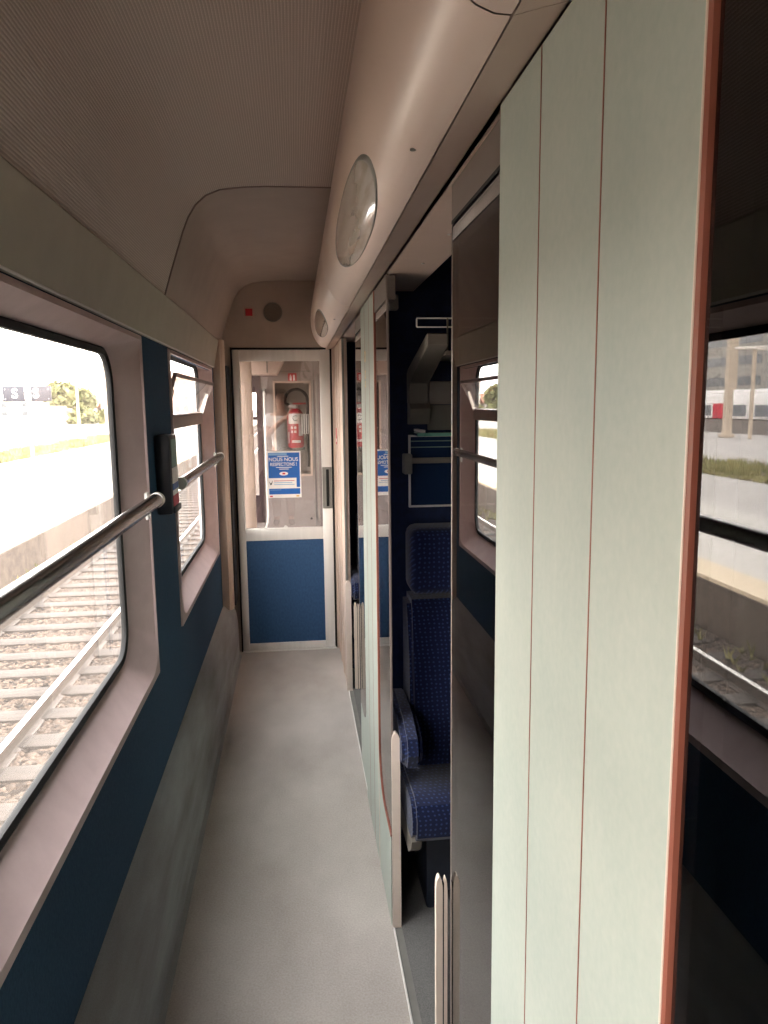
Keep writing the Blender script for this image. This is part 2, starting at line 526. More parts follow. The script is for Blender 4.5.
# ------------------------------------------------------------------ windows
def window(i, y0, y1):
    root = bpy.data.objects.new('window_%d' % i, None); COL.objects.link(root)
    root['kind'] = 'structure'; root.location = (XW, (y0 + y1) / 2, WZ0)
    g0, g1, gz0, gz1 = y0 + 0.13, y1 - 0.13, 0.853, (1.758 if i != 1 else 1.812)
    bm = bmesh.new()
    N = 8
    L = [
        [(XW - 0.002, y, z) for y, z in rrect(y0 - 0.02, y1 + 0.02, WZ0 - 0.03, WZ1 + 0.018, 0.006, N)],
        [(XW + 0.007, y, z) for y, z in rrect(y0 - 0.018, y1 + 0.018, WZ0 - 0.028, WZ1 + 0.016, 0.006, N)],
        [(XW + 0.008, y, z) for y, z in rrect(y0 - 0.002, y1 + 0.002, WZ0 - 0.004, WZ1 + 0.002, (0.10, 0.10, 0.025, 0.025), N)],
        [(XW + 0.002, y, z) for y, z in rrect(y0, y1, WZ0, WZ1, (0.11, 0.11, 0.035, 0.035), N)],
        [(-0.527, y, z) for y, z in rrect(g0 - 0.012, g1 + 0.012, gz0 - 0.01, gz1 + 0.008, 0.10, N)],
    ]
    loft(bm, L)
    f = link_mesh('window_frame', bm, 'mauve_frame', root, True, 28)
    bm = bmesh.new()
    loft(bm, [
        [(-0.526, y, z) for y, z in rrect(g0 - 0.013, g1 + 0.013, gz0 - 0.011, gz1 + 0.009, 0.10, N)],
        [(-0.522, y, z) for y, z in rrect(g0 - 0.004, g1 + 0.004, gz0 - 0.003, gz1 + 0.003, 0.095, N)],
        [(-0.526, y, z) for y, z in rrect(g0 + 0.008, g1 - 0.008, gz0 + 0.010, gz1 - 0.010, 0.085, N)],
        [(-0.540, y, z) for y, z in rrect(g0 + 0.008, g1 - 0.008, gz0 + 0.010, gz1 - 0.010, 0.085, N)]])
    link_mesh('gasket', bm, 'black_rubber', root)
    if i != 1:
        bm = bmesh.new(); prism(bm, rrect(g0, g1, gz0, gz1, 0.09, N), 'x', -0.536, -0.532)
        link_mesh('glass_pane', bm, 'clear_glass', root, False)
    else:
        ZM0, ZM1 = 1.505, 1.560
        bm = bmesh.new(); prism(bm, rrect(g0, g1, gz0, ZM0, (0.09, 0.09, 0.001, 0.001), N), 'x', -0.536, -0.532)
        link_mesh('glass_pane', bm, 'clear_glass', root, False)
        bm = bmesh.new(); box(bm, -0.545, -0.512, g0 - 0.01, g1 + 0.01, ZM0, ZM1, 0.006)
        link_mesh('middle_rail', bm, 'flange', root)
        # hopper pane hinged at the middle rail, leaning into the corridor
        hp = bpy.data.objects.new('hopper_sash', None); COL.objects.link(hp); hp.parent = root
        hp.matrix_parent_inverse = Matrix()
        bm = bmesh.new()
        a = Vector((-0.522, 0, ZM1)); b = Vector((-0.455, 0, 1.728))
        def P(y, t, o=0.0):
            d = b - a; nn = Vector((d.z, 0, -d.x)).normalized()
            q = a + d * t + nn * o
            return (q.x, y + (0.085 if y > (y0 + y1) / 2 else -0.085) * t, q.z)
        h0, h1 = g0 + 0.0, g1 - 0.0
        loft(bm, [[P(h0 + 0.01, 0.02, o), P(h1 - 0.01, 0.02, o), P(h1 - 0.01, 0.98, o), P(h0 + 0.01, 0.98, o)] for o in (-0.002, 0.002)], cap=True)
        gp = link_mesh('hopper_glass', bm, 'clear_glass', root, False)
        bm = bmesh.new()
        for (ya, yb, ta, tb) in ((h0, h1, 0.93, 1.02), (h0, h1, -0.02, 0.05), (h0, h0 + 0.004, 0, 1), (h1 - 0.006, h1, 0, 1)):
            loft(bm, [[P(ya, ta, o), P(yb, ta, o), P(yb, tb, o), P(ya, tb, o)] for o in (-0.008, 0.008)], cap=True)
        link_mesh('hopper_frame', bm, 'flange', root, False)
        # side stays: triangular cheeks and link arms
        for yy in (h0 + 0.004, h1 - 0.004):
            bm = bmesh.new()
            loft(bm, [[(-0.527, yy + o, ZM1 - 0.01), (-0.505, yy + o, ZM1 + 0.0), (-0.474, yy + o, 1.665), (-0.488, yy + o, 1.672)] for o in (-0.002, 0.002)], cap=True)
            link_mesh('stay_arm', bm, 'cream_guard', root, False)
        bpy.data.objects.remove(hp)
    rebase(root)
for i, (a, b) in enumerate(wins):
    window(i + 1, a, b)

# outer skin of the carriage so daylight enters only through the windows
bm = bmesh.new()
XO = -0.548
for (z0, z1) in ((-0.9, 0.78), (1.83, 2.43)):
    box(bm, XO - 0.02, XO, YB, 4.95, z0, z1)
prev = YB
for (a, b) in sorted([(w[0] + 0.0, w[1] - 0.0) for w in wins]) :
    box(bm, XO - 0.02, XO, prev, a, 0.78, 1.83); prev = b
box(bm, XO - 0.02, XO, prev, 4.95, 0.78, 1.83)
structure('wall_outer', bm, 'train_white', False)

# handrails in front of the windows
def handrail(label, y0, y1, r=0.021, bright=False):
    t = thing('handrail', label, 'handrail', (-0.435, (y0 + y1) / 2, 1.315), group=None)
    xr, z = -0.432, 1.315
    bm = bmesh.new(); tube(bm, [(xr, y0, z), (xr, y1, z)], r, 20)
    link_mesh('bar', bm, 'brushed_steel', t)
    for yy, s in ((y0, 1), (y1, -1)):
        bm = bmesh.new()
        tube(bm, [(xr, yy - s * 0.008, z), (xr, yy + s * 0.02, z)], r * 1.1, 20)
        box(bm, XW + 0.004, xr, yy - 0.010, yy + 0.010, z - 0.010, z + 0.010, 0.003)
        link_mesh('end_cap', bm, 'aluminium', t)
        bm = bmesh.new()
        box(bm, XW + 0.002, XW + 0.012, yy - 0.014, yy + 0.014, z - 0.062, z + 0.024, 0.004)
        cyl(bm, (XW + 0.013, yy, z - 0.045), 0.006, 0.006, 'x', 12)
        link_mesh('mounting_plate', bm, 'white_plastic', t)
    rebase(t)
handrail('long brushed steel handrail across the large window nearest the camera', 0.98, 2.36)
handrail('shorter steel handrail across the far tilting window beside the end door', 2.85, 4.36)
handrail('steel handrail across the window level with the photographer', -0.94, 0.42)

# leaflet box between the windows
t = thing('leaflet_holder', 'dark wall box with coloured leaflet front, mounted between the two windows', 'leaflet holder', (XW, 2.64, 1.24))
bm = bmesh.new(); box(bm, XW + 0.001, XW + 0.050, 2.56, 2.715, 1.238, 1.505, 0.006)
link_mesh('box_body', bm, 'dark_plastic', t)
bm = bmesh.new(); box(bm, XW + 0.050, XW + 0.052, 2.59, 2.70, 1.395, 1.490); link_mesh('leaflet_top', bm, 'green_print', t)
for nm, z0, z1, mk in (('white_band', 1.340, 1.393, 'white_print'), ('blue_band', 1.318, 1.340, 'poster_blue'), ('lower_white_band', 1.300, 1.318, 'white_print'), ('red_band', 1.262, 1.300, 'red_print')):
    bm = bmesh.new(); box(bm, XW + 0.050, XW + 0.052, 2.59, 2.70, z0, z1); link_mesh(nm, bm, mk, t)
bm = bmesh.new(); box(bm, XW + 0.050, XW + 0.058, 2.578, 2.71, 1.24, 1.262, 0.003); link_mesh('front_lip', bm, 'dark_plastic', t)
rebase(t)

# ------------------------------------------------------------------ light housing (rounded beige cove) along the compartment side
bul = [(0.2, 1.940), (0.185, 1.9405), (0.168, 1.947), (0.152, 1.960), (0.137, 1.980), (0.124, 2.005), (0.114, 2.035), (0.108, 2.07), (0.1065, 2.11), (0.110, 2.16), (0.120, 2.215), (0.137, 2.27), (0.160, 2.32), (0.185, 2.352)]
def housing(label, y0, y1, round_far=False, lens=True, lc=None, group=None):
    t = thing('light_housing', label, 'ceiling light', (0.2, (y0 + y1) / 2, 2.1))
    bm = bmesh.new()
    g = 0.0015
    cx, cz = 0.215, 2.12
    if not round_far:
        st = [(y0 + g, 0.992), (y0 + g + 0.004, 1.0), (y1 - g - 0.004, 1.0), (y1 - g, 0.992)]
    else:
        st = [(y0 + g, 0.992), (y0 + g + 0.004, 1.0), (y1 - 0.14, 1.0)]
        for k in range(1, 9):
            a = k / 8 * math.pi / 2
            st.append((y1 - 0.14 + 0.14 * math.sin(a), 0.42 + 0.58 * math.cos(a)))
    loops = []
    for y, s in st:
        loops.append([(cx + (x - cx) * s, y, cz + (z - cz) * s) for x, z in bul])
    loft(bm, loops, closed=False)
    bm.faces.new([v for v in bm.verts if abs(v.co.y - st[-1][0]) < 1e-6])
    link_mesh('cover', bm, 'beige_fascia', t, True, 50)
    if lens:
        # oval opal window following the curve
        ss = [0.0]
        for a, b in zip(bul, bul[1:]): ss.append(ss[-1] + math.hypot(b[0] - a[0], b[1] - a[1]))
        def at(s, off):
            for k in range(len(ss) - 1):
                if s <= ss[k + 1] or k == len(ss) - 2:
                    f = (s - ss[k]) / (ss[k + 1] - ss[k])
                    x = bul[k][0] + (bul[k + 1][0] - bul[k][0]) * f
                    z = bul[k][1] + (bul[k + 1][1] - bul[k][1]) * f
                    break
            d = Vector((x - cx, z - cz)).normalized()
            return x + d.x * off, z + d.y * off
        sc, sr = 0.088, 0.052
        yc, yr = (lc or (y0 + y1) / 2), 0.42
        def oval(scale, off):
            out = []
            for k in range(48):
                a = 2 * math.pi * k / 48
                u = math.cos(a); v = math.sin(a)
                u = math.copysign(abs(u) ** 0.85, u)
                x, z = at(sc + sr * scale * v, off)
                out.append((x, yc + yr * (scale if scale > 0.9 else scale) * u, z))
            return out
        bm = bmesh.new()
        rings = [oval(1.03, 0.0002), oval(1.0, 0.003), oval(0.97, 0.003)]
        loft(bm, rings)
        link_mesh('lens_rim', bm, 'grey_plastic', t)
        bm = bmesh.new()
        rings = [oval(s_, 0.0028) for s_ in (0.972, 0.8, 0.6, 0.4, 0.2, 0.02)]
        rows = loft(bm, rings); bm.faces.new(rows[-1])
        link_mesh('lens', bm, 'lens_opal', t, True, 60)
        bm = bmesh.new()
        x, z = at(0.03, 0.0005); cyl(bm, (x, yc - 0.62, z), 0.0045, 0.002, 'z', 12)
        link_mesh('screw', bm, 'grey_plastic', t)
    rebase(t)
housing('long beige rounded light cover with the large oval lens, overhead', 0.70, 2.67, lc=1.69)
housing('short rounded light cover with the small far oval lens, ending above the door', 2.67, 4.72, True, lc=3.74)
housing('beige light cover section nearest the camera, only its corner in view', -1.27, 0.70)
housing('beige light cover section behind the camera', YB, -1.27, lens=False)

# flat soffit strip under the light covers, down to the wall head
bm = bmesh.new()
for a, b in ((YB, 0.70), (0.7015, 4.80)):
    loft(bm, [[(x, y, z) for x, z in ((0.203, 1.9415), (0.203, 1.99), (0.27, 1.99), (0.262, ZT), (XR + 0.0, ZT))] for y in (a, b)], cap=True)
structure('trim_6', bm, 'beige_flat', False)
# soffit over the doorways behind the wall face, with screws
bm = bmesh.new(); box(bm, XR + 0.03, 0.386, YB, YE, ZT, 2.27)
box(bm, XR, XR + 0.03, YB, YE, ZT + 0.0, 2.27)
structure('trim_7', bm, 'beige_flat', False)
bm = bmesh.new()
for y in (1.42, 1.62, 1.95, 3.4, 3.8):
    cyl(bm, (0.335, y, ZT - 0.0005), 0.004, 0.003, 'z', 12)
o = link_mesh('soffit_screw', bm, 'white_plastic'); o['kind'] = 'structure'; o.name = 'trim_8'

# ------------------------------------------------------------------ compartment wall modules
ZH = 1.885          # underside of the dark header
def guard_bar(bm, yc, x0, x1, half, z0, z1):
    """upright round-topped cream guard"""
    pts = []
    n = 8
    for k in range(n + 1):
        a = math.pi * k / n
        pts.append((x0 + (x1 - x0) * (0.5 + 0.5 * math.cos(a)), z1 - 0.028 + 0.028 * math.sin(a)))
    out = [(x1, z0)] + pts + [(x0, z0)]
    loft(bm, [[(x, yc - half, z) for x, z in out], [(x, yc + half, z) for x, z in out]], cap=True)

def wall_module(k, labels):
    """k = 1 is the one beside the camera; y origin at the far edge of the doorway behind it"""
    o = (k - 1) * PITCH
    ym0, ym1 = 0.460 + o, 0.926 + o      # mint laminate
    yp0 = 0.150 + o                      # fixed smoked pane [yp0, ym0]
    x0, x1 = XR, XR + 0.028
    t = thing('compartment_partition', labels[0], 'partition', (XR, ym0, 0))
    # laminate incl. low plinth under the pane with a rounded inner corner
    bm = bmesh.new()
    zb, rc = 0.300, 0.16
    out = [(yp0, 0.0), (ym1, 0.0), (ym1, ZT - 0.004), (ym0, ZT - 0.004), (ym0, zb + rc)]
    for q in range(1, 9):
        a = math.pi / 2 * q / 8
        out.append((ym0 - rc + rc * math.cos(a), zb + rc - rc * math.sin(a)))
    out += [(yp0, zb - 0.02)]
    prism(bm, out, 'x', x0, x0 + 0.0025)
    lam = link_mesh('laminate_panel', bm, 'mint', t, False)
    for f_ in (0.345, 0.683):            # fine brown joint lines
        yy = ym0 + (ym1 - ym0) * (0.335 if f_ < 0.5 else 0.675)
        bm = bmesh.new(); box(bm, x0 - 0.0006, x0 + 0.001, yy - 0.0009, yy + 0.0009, 0.0, ZT - 0.004)
        link_mesh('joint_line', bm, 'edge_red', lam, False)
    bm = bmesh.new(); box(bm, x0 - 0.0015, x0 + 0.002, ym0 - 0.0005, ym0 + 0.0012, 0.0, ZT - 0.004)
    link_mesh('light_edge', bm, 'cream_guard', t, False)
    bm = bmesh.new()
    path = [(ym0, ZT - 0.004), (ym0, zb + rc)] + [(ym0 - rc + rc * math.cos(math.pi / 2 * q / 8), zb + rc - rc * math.sin(math.pi / 2 * q / 8)) for q in range(1, 9)] + [(yp0, zb - 0.004)]
    rows = []
    for q, (yy, zz) in enumerate(path):
        a_ = path[max(q - 1, 0)]; b_ = path[min(q + 1, len(path) - 1)]
        d_ = Vector((0, b_[0] - a_[0], b_[1] - a_[1])).normalized(); n_ = Vector((0, d_.z, -d_.y))
        if n_.y > 0: n_ = -n_
        if n_.z < 0: n_ = -n_
        p_ = Vector((0, yy, zz))
        w_ = 0.0065
        rows.append([Vector((x0 - 0.0006, 0, 0)) + p_, Vector((x0 - 0.0006, 0, 0)) + p_ + n_ * w_, Vector((x0 + 0.005, 0, 0)) + p_ + n_ * w_, Vector((x0 + 0.005, 0, 0)) + p_])
    loft(bm, rows, cap=True)
    link_mesh('edge_trim', bm, 'edge_red', t, False)
    # fixed pane
    bm = bmesh.new()
    prism(bm, rrect(yp0, ym0 - 0.008, zb - 0.02, ZH + 0.004, (0.01, 0.12, 0.02, 0.01), 8), 'x', x0 + 0.003, x0 + 0.008)
    link_mesh('glass_pane', bm, 'smoked_glass', t, False)
    bm = bmesh.new(); box(bm, x0 + 0.002, x1, yp0, ym0 - 0.008, ZH, ZT - 0.006)
    link_mesh('header', bm, 'header_grey', t, False)
    bm = bmesh.new(); box(bm, x0 + 0.003, x0 + 0.010, yp0 - 0.004, yp0, 0.3, ZT - 0.004, 0.001)
    link_mesh('door_post', bm, 'header_grey', t, False)
    bm = bmesh.new(); guard_bar(bm, yp0 - 0.004, x0 + 0.004, x1 + 0.001, 0.010, 0.0, 0.634)
    link_mesh('edge_guard', bm, 'cream_guard', t)
    rebase(t)
    # sliding door leaf, pushed back behind the laminate
    yl1 = 1.222 + o
    t = thing('sliding_door', labels[1], 'door', (XR + 0.03, ym1, 0.02))
    bm = bmesh.new()
    prism(bm, rrect(ym1 - 0.45, yl1, 0.02, 0.300 + 0.10, (0.01, 0.01, 0.001, 0.001), 3)[:] if False else
          [(ym1 - 0.44, 0.02), (yl1, 0.02), (yl1, 0.285)] +
          [(ym1 + 0.16 - 0.16 * math.sin(math.pi / 2 * q / 8), 0.285 + 0.16 - 0.16 * math.cos(math.pi / 2 * q / 8)) for q in range(9)] +
          [(ym1, 0.5), (ym1 - 0.44, 0.5)], 'x', XR + 0.0030, XR + 0.022)
    for f in bm.faces: pass
    link_mesh('lower_panel', bm, 'mint', t, False)
    bm = bmesh.new()
    prism(bm, [(ym1 - 0.44, 0.40), (ym1 + 0.0, 0.40), (ym1 + 0.0, 0.27), (yl1, 0.27), (yl1, ZH + 0.004), (ym1 - 0.44, ZH + 0.004)], 'x', XR + 0.0035, XR + 0.009)
    link_mesh('glass_pane', bm, 'smoked_glass', t, False)
    bm = bmesh.new(); box(bm, XR + 0.003, XR + 0.022, ym1 - 0.44, yl1, ZH + 0.003, ZT - 0.014)
    link_mesh('top_rail', bm, 'header_grey', t, False)
    bm = bmesh.new(); box(bm, XR + 0.0026, XR + 0.004, ym1 - 0.44, yl1, ZH - 0.002, ZH + 0.003)
    link_mesh('rail_lip', bm, 'black_rubber', t, False)
    bm = bmesh.new(); box(bm, XR + 0.003, XR + 0.018, yl1 - 0.005, yl1 + 0.002, 0.02, ZT - 0.012, 0.002)
    link_mesh('leading_edge', bm, 'header_grey', t, False)
    bm = bmesh.new()
    guard_bar(bm, yl1 + 0.030, XR - 0.019, XR - 0.0065, 0.007, 0.34, 0.735)
    guard_bar(bm, yl1 + 0.030, XR - 0.004, XR + 0.0025, 0.007, 0.34, 0.730)
    link_mesh('edge_guard', bm, 'cream_guard', t)
    bm = bmesh.new(); box(bm, XR - 0.0066, XR - 0.0038, yl1 + 0.024, yl1 + 0.034, 0.34, 0.720); box(bm, XR + 0.0026, XR + 0.012, yl1 + 0.002, yl1 + 0.034, 0.34, 0.70)
    link_mesh('rubber_seal', bm, 'black_rubber', t, False)
    rebase(t)
wall_module(0, ('mint laminate partition behind the camera position', 'smoked glass sliding door behind the camera position'))
wall_module(1, ('broad pale mint laminate partition with brown edge and dark pane, nearest on the right',
                'nearest smoked glass sliding door, half open beside the broad mint partition'))
wall_module(2, ('narrow-looking mint partition with yellow marks and mirror-like pane beyond the first doorway',
                'far smoked glass sliding door beyond the partition with yellow marks'))
# yellow numbering marks on the farther laminate
pt = [o for o in bpy.data.objects if o.get('label', '').startswith('narrow-looking')][0]
for (za, zb_, w) in ((1.748, 1.790, 0.030), (1.690, 1.722, 0.022), (1.660, 1.684, 0.02)):
    bm = bmesh.new()
    loops = []
    for s in (1.0, 0.62):
        loops.append([(XR - 0.0008, 2.695 + w * s * math.cos(a), (za + zb_) / 2 + (zb_ - za) / 2 * s * math.sin(a)) for a in [2 * math.pi * q / 20 for q in range(20)]])
    loft(bm, loops)
    o = link_mesh('yellow_mark', bm, 'gold_print', pt, False)
    o.matrix_parent_inverse = pt.matrix_world.inverted()

# plain beige wall strip between the last doorway and the end door
bm = bmesh.new()
box(bm, XR, XR + 0.028, 4.045, YE, 0, ZT - 0.004)
for yy in (4.30, 4.52, 4.70):
    box(bm, XR - 0.004, XR + 0.001, yy, yy + 0.02, 0, ZT - 0.004, 0.001)
structure('wall_right_end', bm, 'jamb_beige', False)
t = thing('edge_guard', 'cream upright kick guard at the last doorway next to the end door', 'door guard', (XR, 4.03, 0))
bm = bmesh.new(); guard_bar(bm, 4.036, XR - 0.003, XR + 0.028, 0.012, 0.0, 0.634)
link_mesh('guard_body', bm, 'cream_guard', t); 
bm = bmesh.new(); box(bm, XR + 0.0, XR + 0.012, 4.037, 4.045, 0.634, ZT - 0.004); link_mesh('post', bm, 'grey_plastic', t, False)
rebase(t)
t = thing('fire_sticker', 'tiny red and white sticker on the beige strip beside the end door', 'sticker', (XR, 4.60, 1.40))
bm = bmesh.new(); box(bm, XR - 0.0052, XR - 0.0042, 4.56, 4.66, 1.36, 1.46); link_mesh('sticker_face', bm, 'red_print', t, False)
bm = bmesh.new(); box(bm, XR - 0.0058, XR - 0.0051, 4.585, 4.635, 1.375, 1.395); link_mesh('sticker_band', bm, 'white_print', t, False)
rebase(t)

# threshold rails in the doorways
for lbl, ya, yb in (('worn metal door track across the nearest doorway floor', 0.93, 2.07), ('metal door track across the far doorway floor', 2.87, 4.01)):
    t = thing('door_track', lbl, 'door track', (XR, (ya + yb) / 2, 0))
    bm = bmesh.new(); box(bm, XR + 0.003, XR + 0.008, ya, yb, 0.0, 0.008, 0.001); link_mesh('bright_edge', bm, 'aluminium', t, False)
    bm = bmesh.new(); box(bm, XR + 0.008, XR + 0.030, ya, yb, 0.0, 0.004); link_mesh('channel', bm, 'grey_plastic', t, False)
    rebase(t)

# ------------------------------------------------------------------ compartments
for k, yy in enumerate((0.50 - PITCH, 0.50, 0.50 + PITCH, 0.50 + 2 * PITCH)):
    structure('wall_compartment_%d' % (k + 1), B(XR + (0.052 if k != 3 else 0.03), 2.2, yy - 0.015, yy + 0.015, 0, 2.26), 'navy', False)

def seat(label, x0, y, group=None, flip=1):
    """seat facing -Y, back against y; x0 its corridor-side edge"""
    t = thing('passenger_chair', label, 'seat', (x0 + 0.24, y - 0.3, 0), group)
    W = 0.50
    bm = bmesh.new()
    pr = [(y - 0.455, 0.36), (y - 0.46, 0.41), (y - 0.44, 0.452), (y - 0.40, 0.468), (y - 0.30, 0.462), (y - 0.15, 0.452), (y - 0.08, 0.45), (y - 0.08, 0.33), (y - 0.3, 0.32), (y - 0.42, 0.33)]
    loft(bm, [[(x0 + 0.012 + i, a, b) for a, b in pr] for i in (0, W - 0.02)], cap=True)
    bmesh.ops.recalc_face_normals(bm, faces=bm.faces[:])
    bmesh.ops.bevel(bm, geom=[e for e in bm.edges if abs(e.verts[0].co.x - e.verts[1].co.x) < 1e-6], offset=0.012, segments=2, affect='EDGES')
    link_mesh('cushion', bm, 'moquette', t)
    bm = bmesh.new()
    pr = [(y - 0.20, 0.43), (y - 0.215, 0.55), (y - 0.185, 0.80), (y - 0.155, 0.95), (y - 0.14, 0.985), (y - 0.03, 0.985), (y - 0.02, 0.43)]
    loft(bm, [[(x0 + 0.045 + i, a, b) for a, b in pr] for i in (0, W - 0.05)], cap=True)
    bmesh.ops.bevel(bm, geom=[e for e in bm.edges if abs(e.verts[0].co.x - e.verts[1].co.x) < 1e-6], offset=0.015, segments=2, affect='EDGES')
    link_mesh('backrest', bm, 'moquette', t)
    bm = bmesh.new(); box(bm, x0 + 0.055, x0 + W - 0.03, y - 0.165, y - 0.02, 1.0, 1.215, 0.03, 3)
    link_mesh('headrest', bm, 'moquette', t)
    # upholstered armrest, sloping towards the back
    bm = bmesh.new()
    pr = [(y - 0.39, 0.545), (y - 0.41, 0.59), (y - 0.395, 0.635), (y - 0.30, 0.668), (y - 0.12, 0.675), (y - 0.06, 0.66), (y - 0.06, 0.52), (y - 0.30, 0.515)]
    loft(bm, [[(x0 - 0.01 + i, a, b) for a, b in pr] for i in (0, 0.062)], cap=True)
    bmesh.ops.bevel(bm, geom=[e for e in bm.edges if abs(e.verts[0].co.x - e.verts[1].co.x) < 1e-6], offset=0.016, segments=3, affect='EDGES')
    link_mesh('armrest', bm, 'moquette', t)
    bm = bmesh.new()
    loft(bm, [[(x0 + 0.012 + i, a, b) for a, b in ((y - 0.43, 0.335), (y - 0.41, 0.30), (y - 0.36, 0.262), (y - 0.05, 0.25), (y - 0.05, 0.335))] for i in (0, 0.03)], cap=True)
    link_mesh('side_bracket', bm, 'rack_grey', t, False)
    bm = bmesh.new(); box(bm, x0 + 0.08, x0 + W, y - 0.28, y - 0.04, 0.006, 0.325, 0.01)
    link_mesh('pedestal', bm, 'dark_plastic', t)
    rebase(t)
seat('dark blue dotted seat just inside the nearest doorway', 0.292, 2.42)
seat('dark blue dotted seat, second from the nearest doorway', 0.83, 2.42)
seat('dark blue dotted seat inside the far doorway near the end door', 0.292, 4.36)

# partition fittings of the first compartment: framed mirror, glass shelf, bar, luggage rack
Y2 = 0.50 + PITCH - 0.015
t = thing('wall_mirror', 'thin metal framed blue-grey mirror above the nearest compartment seat', 'mirror', (0.48, Y2, 1.27))
bm = bmesh.new()
def frame_xz(bm, x0, x1, z0, z1, w, ya, yb):
    for (a, b, c, d) in ((x0, x1, z0, z0 + w), (x0, x1, z1 - w, z1), (x0, x0 + w, z0, z1), (x1 - w, x1, z0, z1)):
        box(bm, a, b, ya, yb, c, d)
frame_xz(bm, 0.366, 0.80, 1.262, 1.500, 0.006, Y2 - 0.014, Y2)
link_mesh('mirror_frame', bm, 'aluminium', t, False)
bm = bmesh.new(); box(bm, 0.372, 0.794, Y2 - 0.006, Y2 - 0.002, 1.268, 1.494); link_mesh('mirror_face', bm, 'mirror', t, False)
for zz in (1.478, 1.458):
    bm = bmesh.new(); box(bm, 0.372, 0.794, Y2 - 0.009, Y2 - 0.006, zz, zz + 0.003); link_mesh('mirror_line', bm, 'green_print', t, False)
rebase(t)
t = thing('glass_shelf', 'small green edged glass shelf over the framed mirror', 'shelf', (0.48, Y2, 1.50))
bm = bmesh.new(); box(bm, 0.368, 0.62, Y2 - 0.17, Y2 - 0.001, 1.503, 1.511); link_mesh('shelf_glass', bm, 'green_glass', t, False)
bm = bmesh.new(); box(bm, 0.368, 0.62, Y2 - 0.175, Y2 - 0.170, 1.502, 1.512); link_mesh('shelf_edge', bm, 'green_edge', t, False)
for xx in (0.385, 0.60):
    bm = bmesh.new(); box(bm, xx, xx + 0.012, Y2 - 0.15, Y2 - 0.001, 1.512, 1.520); link_mesh('shelf_clip', bm, 'aluminium', t, False)
rebase(t)
t = thing('towel_bar', 'grey metal bar on bracket crossing the framed mirror', 'bar', (0.48, Y2, 1.41))
bm = bmesh.new(); box(bm, 0.352, 0.80, Y2 - 0.045, Y2 - 0.030, 1.409, 1.427, 0.004); link_mesh('bar_tube', bm, 'rack_grey', t)
bm = bmesh.new(); box(bm, 0.345, 0.372, Y2 - 0.05, Y2 - 0.0, 1.375, 1.440, 0.004); link_mesh('bar_bracket', bm, 'grey_plastic', t)
rebase(t)
t = thing('luggage_rack', 'grey luggage rack with angular support arm above the mirror', 'luggage rack', (0.48, Y2, 1.54))
def arm(x0, name='support_arm'):
    bm = bmesh.new()
    pr = [(Y2 - 0.04, 1.60), (Y2 - 0.05, 1.665), (Y2 - 0.375, 1.757), (Y2 - 0.375, 1.792), (Y2 - 0.03, 1.715), (Y2, 1.70), (Y2, 1.60)]
    loft(bm, [[(x0 + i, a, b) for a, b in pr] for i in (0, 0.062)], cap=True)
    bmesh.ops.bevel(bm, geom=[e for e in bm.edges], offset=0.004, segments=1, affect='EDGES')
    link_mesh(name, bm, 'rack_grey', t, False)
    bm = bmesh.new()
    loft(bm, [[(x0 + 0.002 + i, a, b) for a, b in ((Y2, 1.535), (Y2 - 0.035, 1.535), (Y2 - 0.065, 1.585), (Y2 - 0.04, 1.602), (Y2, 1.602))] for i in (0, 0.066)], cap=True)
    link_mesh('arm_foot', bm, 'rack_grey', t, False)
arm(0.362)
arm(1.30)
bm = bmesh.new(); box(bm, 0.43, 1.9, Y2 - 0.03, Y2, 1.598, 1.672, 0.006); link_mesh('rack_back', bm, 'header_grey', t)
bm = bmesh.new(); box(bm, 0.43, 1.9, Y2 - 0.012, Y2, 1.515, 1.596, 0.003); link_mesh('rack_apron', bm, 'rack_grey', t)
bm = bmesh.new(); box(bm, 0.425, 1.9, Y2 - 0.33, Y2 - 0.03, 1.735, 1.747, 0.003); link_mesh('rack_shelf', bm, 'header_grey', t)
bm = bmesh.new()
tube(bm, [(1.9, Y2 - 0.325, 1.836), (0.345, Y2 - 0.325, 1.836), (0.343, Y2 - 0.325, 1.834), (0.343, Y2 - 0.325, 1.814), (0.345, Y2 - 0.325, 1.812), (1.9, Y2 - 0.325, 1.812)], 0.0022, 8)
link_mesh('rack_rail', bm, 'aluminium', t)
for xx in (0.43, 1.36):
    bm = bmesh.new(); box(bm, xx - 0.002, xx + 0.002, Y2 - 0.328, Y2 - 0.322, 1.745, 1.836); link_mesh('rail_post', bm, 'rack_grey', t, False)
rebase(t)
t = thing('door_stop', 'small grey block in the upper corner of the nearest doorway', 'door stop', (0.30, 2.04, 1.87))
bm = bmesh.new(); box(bm, 0.272, 0.298, 2.14, 2.18, 1.865, 1.905, 0.003); link_mesh('stop_block', bm, 'grey_plastic', t)
rebase(t)

# ------------------------------------------------------------------ end door
root = thing('end_door', 'aluminium framed corridor end door with glass top and blue lower panel', 'door', (-0.08, YE, 0))
yd0, yd1 = YE - 0.012, YE + 0.03
bm = bmesh.new()
box(bm, -0.378, -0.335, yd0, yd1, 0.006, 1.945, 0.003)
link_mesh('left_stile', bm, 'aluminium', root)
bm = bmesh.new()
for (za, zb_) in ((0.006, 0.935), (1.205, 1.945)):
    box(bm, 0.162, 0.226, yd0, yd1, za, zb_, 0.003)
box(bm, 0.162, 0.226, yd0 + 0.03, yd1, 0.93, 1.21)
link_mesh('right_stile', bm, 'aluminium', root)
bm = bmesh.new(); box(bm, 0.165, 0.224, yd0 + 0.012, yd0 + 0.032, 0.936, 1.204)
hd = link_mesh('recessed_handle', bm, 'grey_plastic', root, False)
bm = bmesh.new(); box(bm, 0.188, 0.206, yd0 + 0.006, yd0 + 0.014, 0.95, 1.19, 0.004)
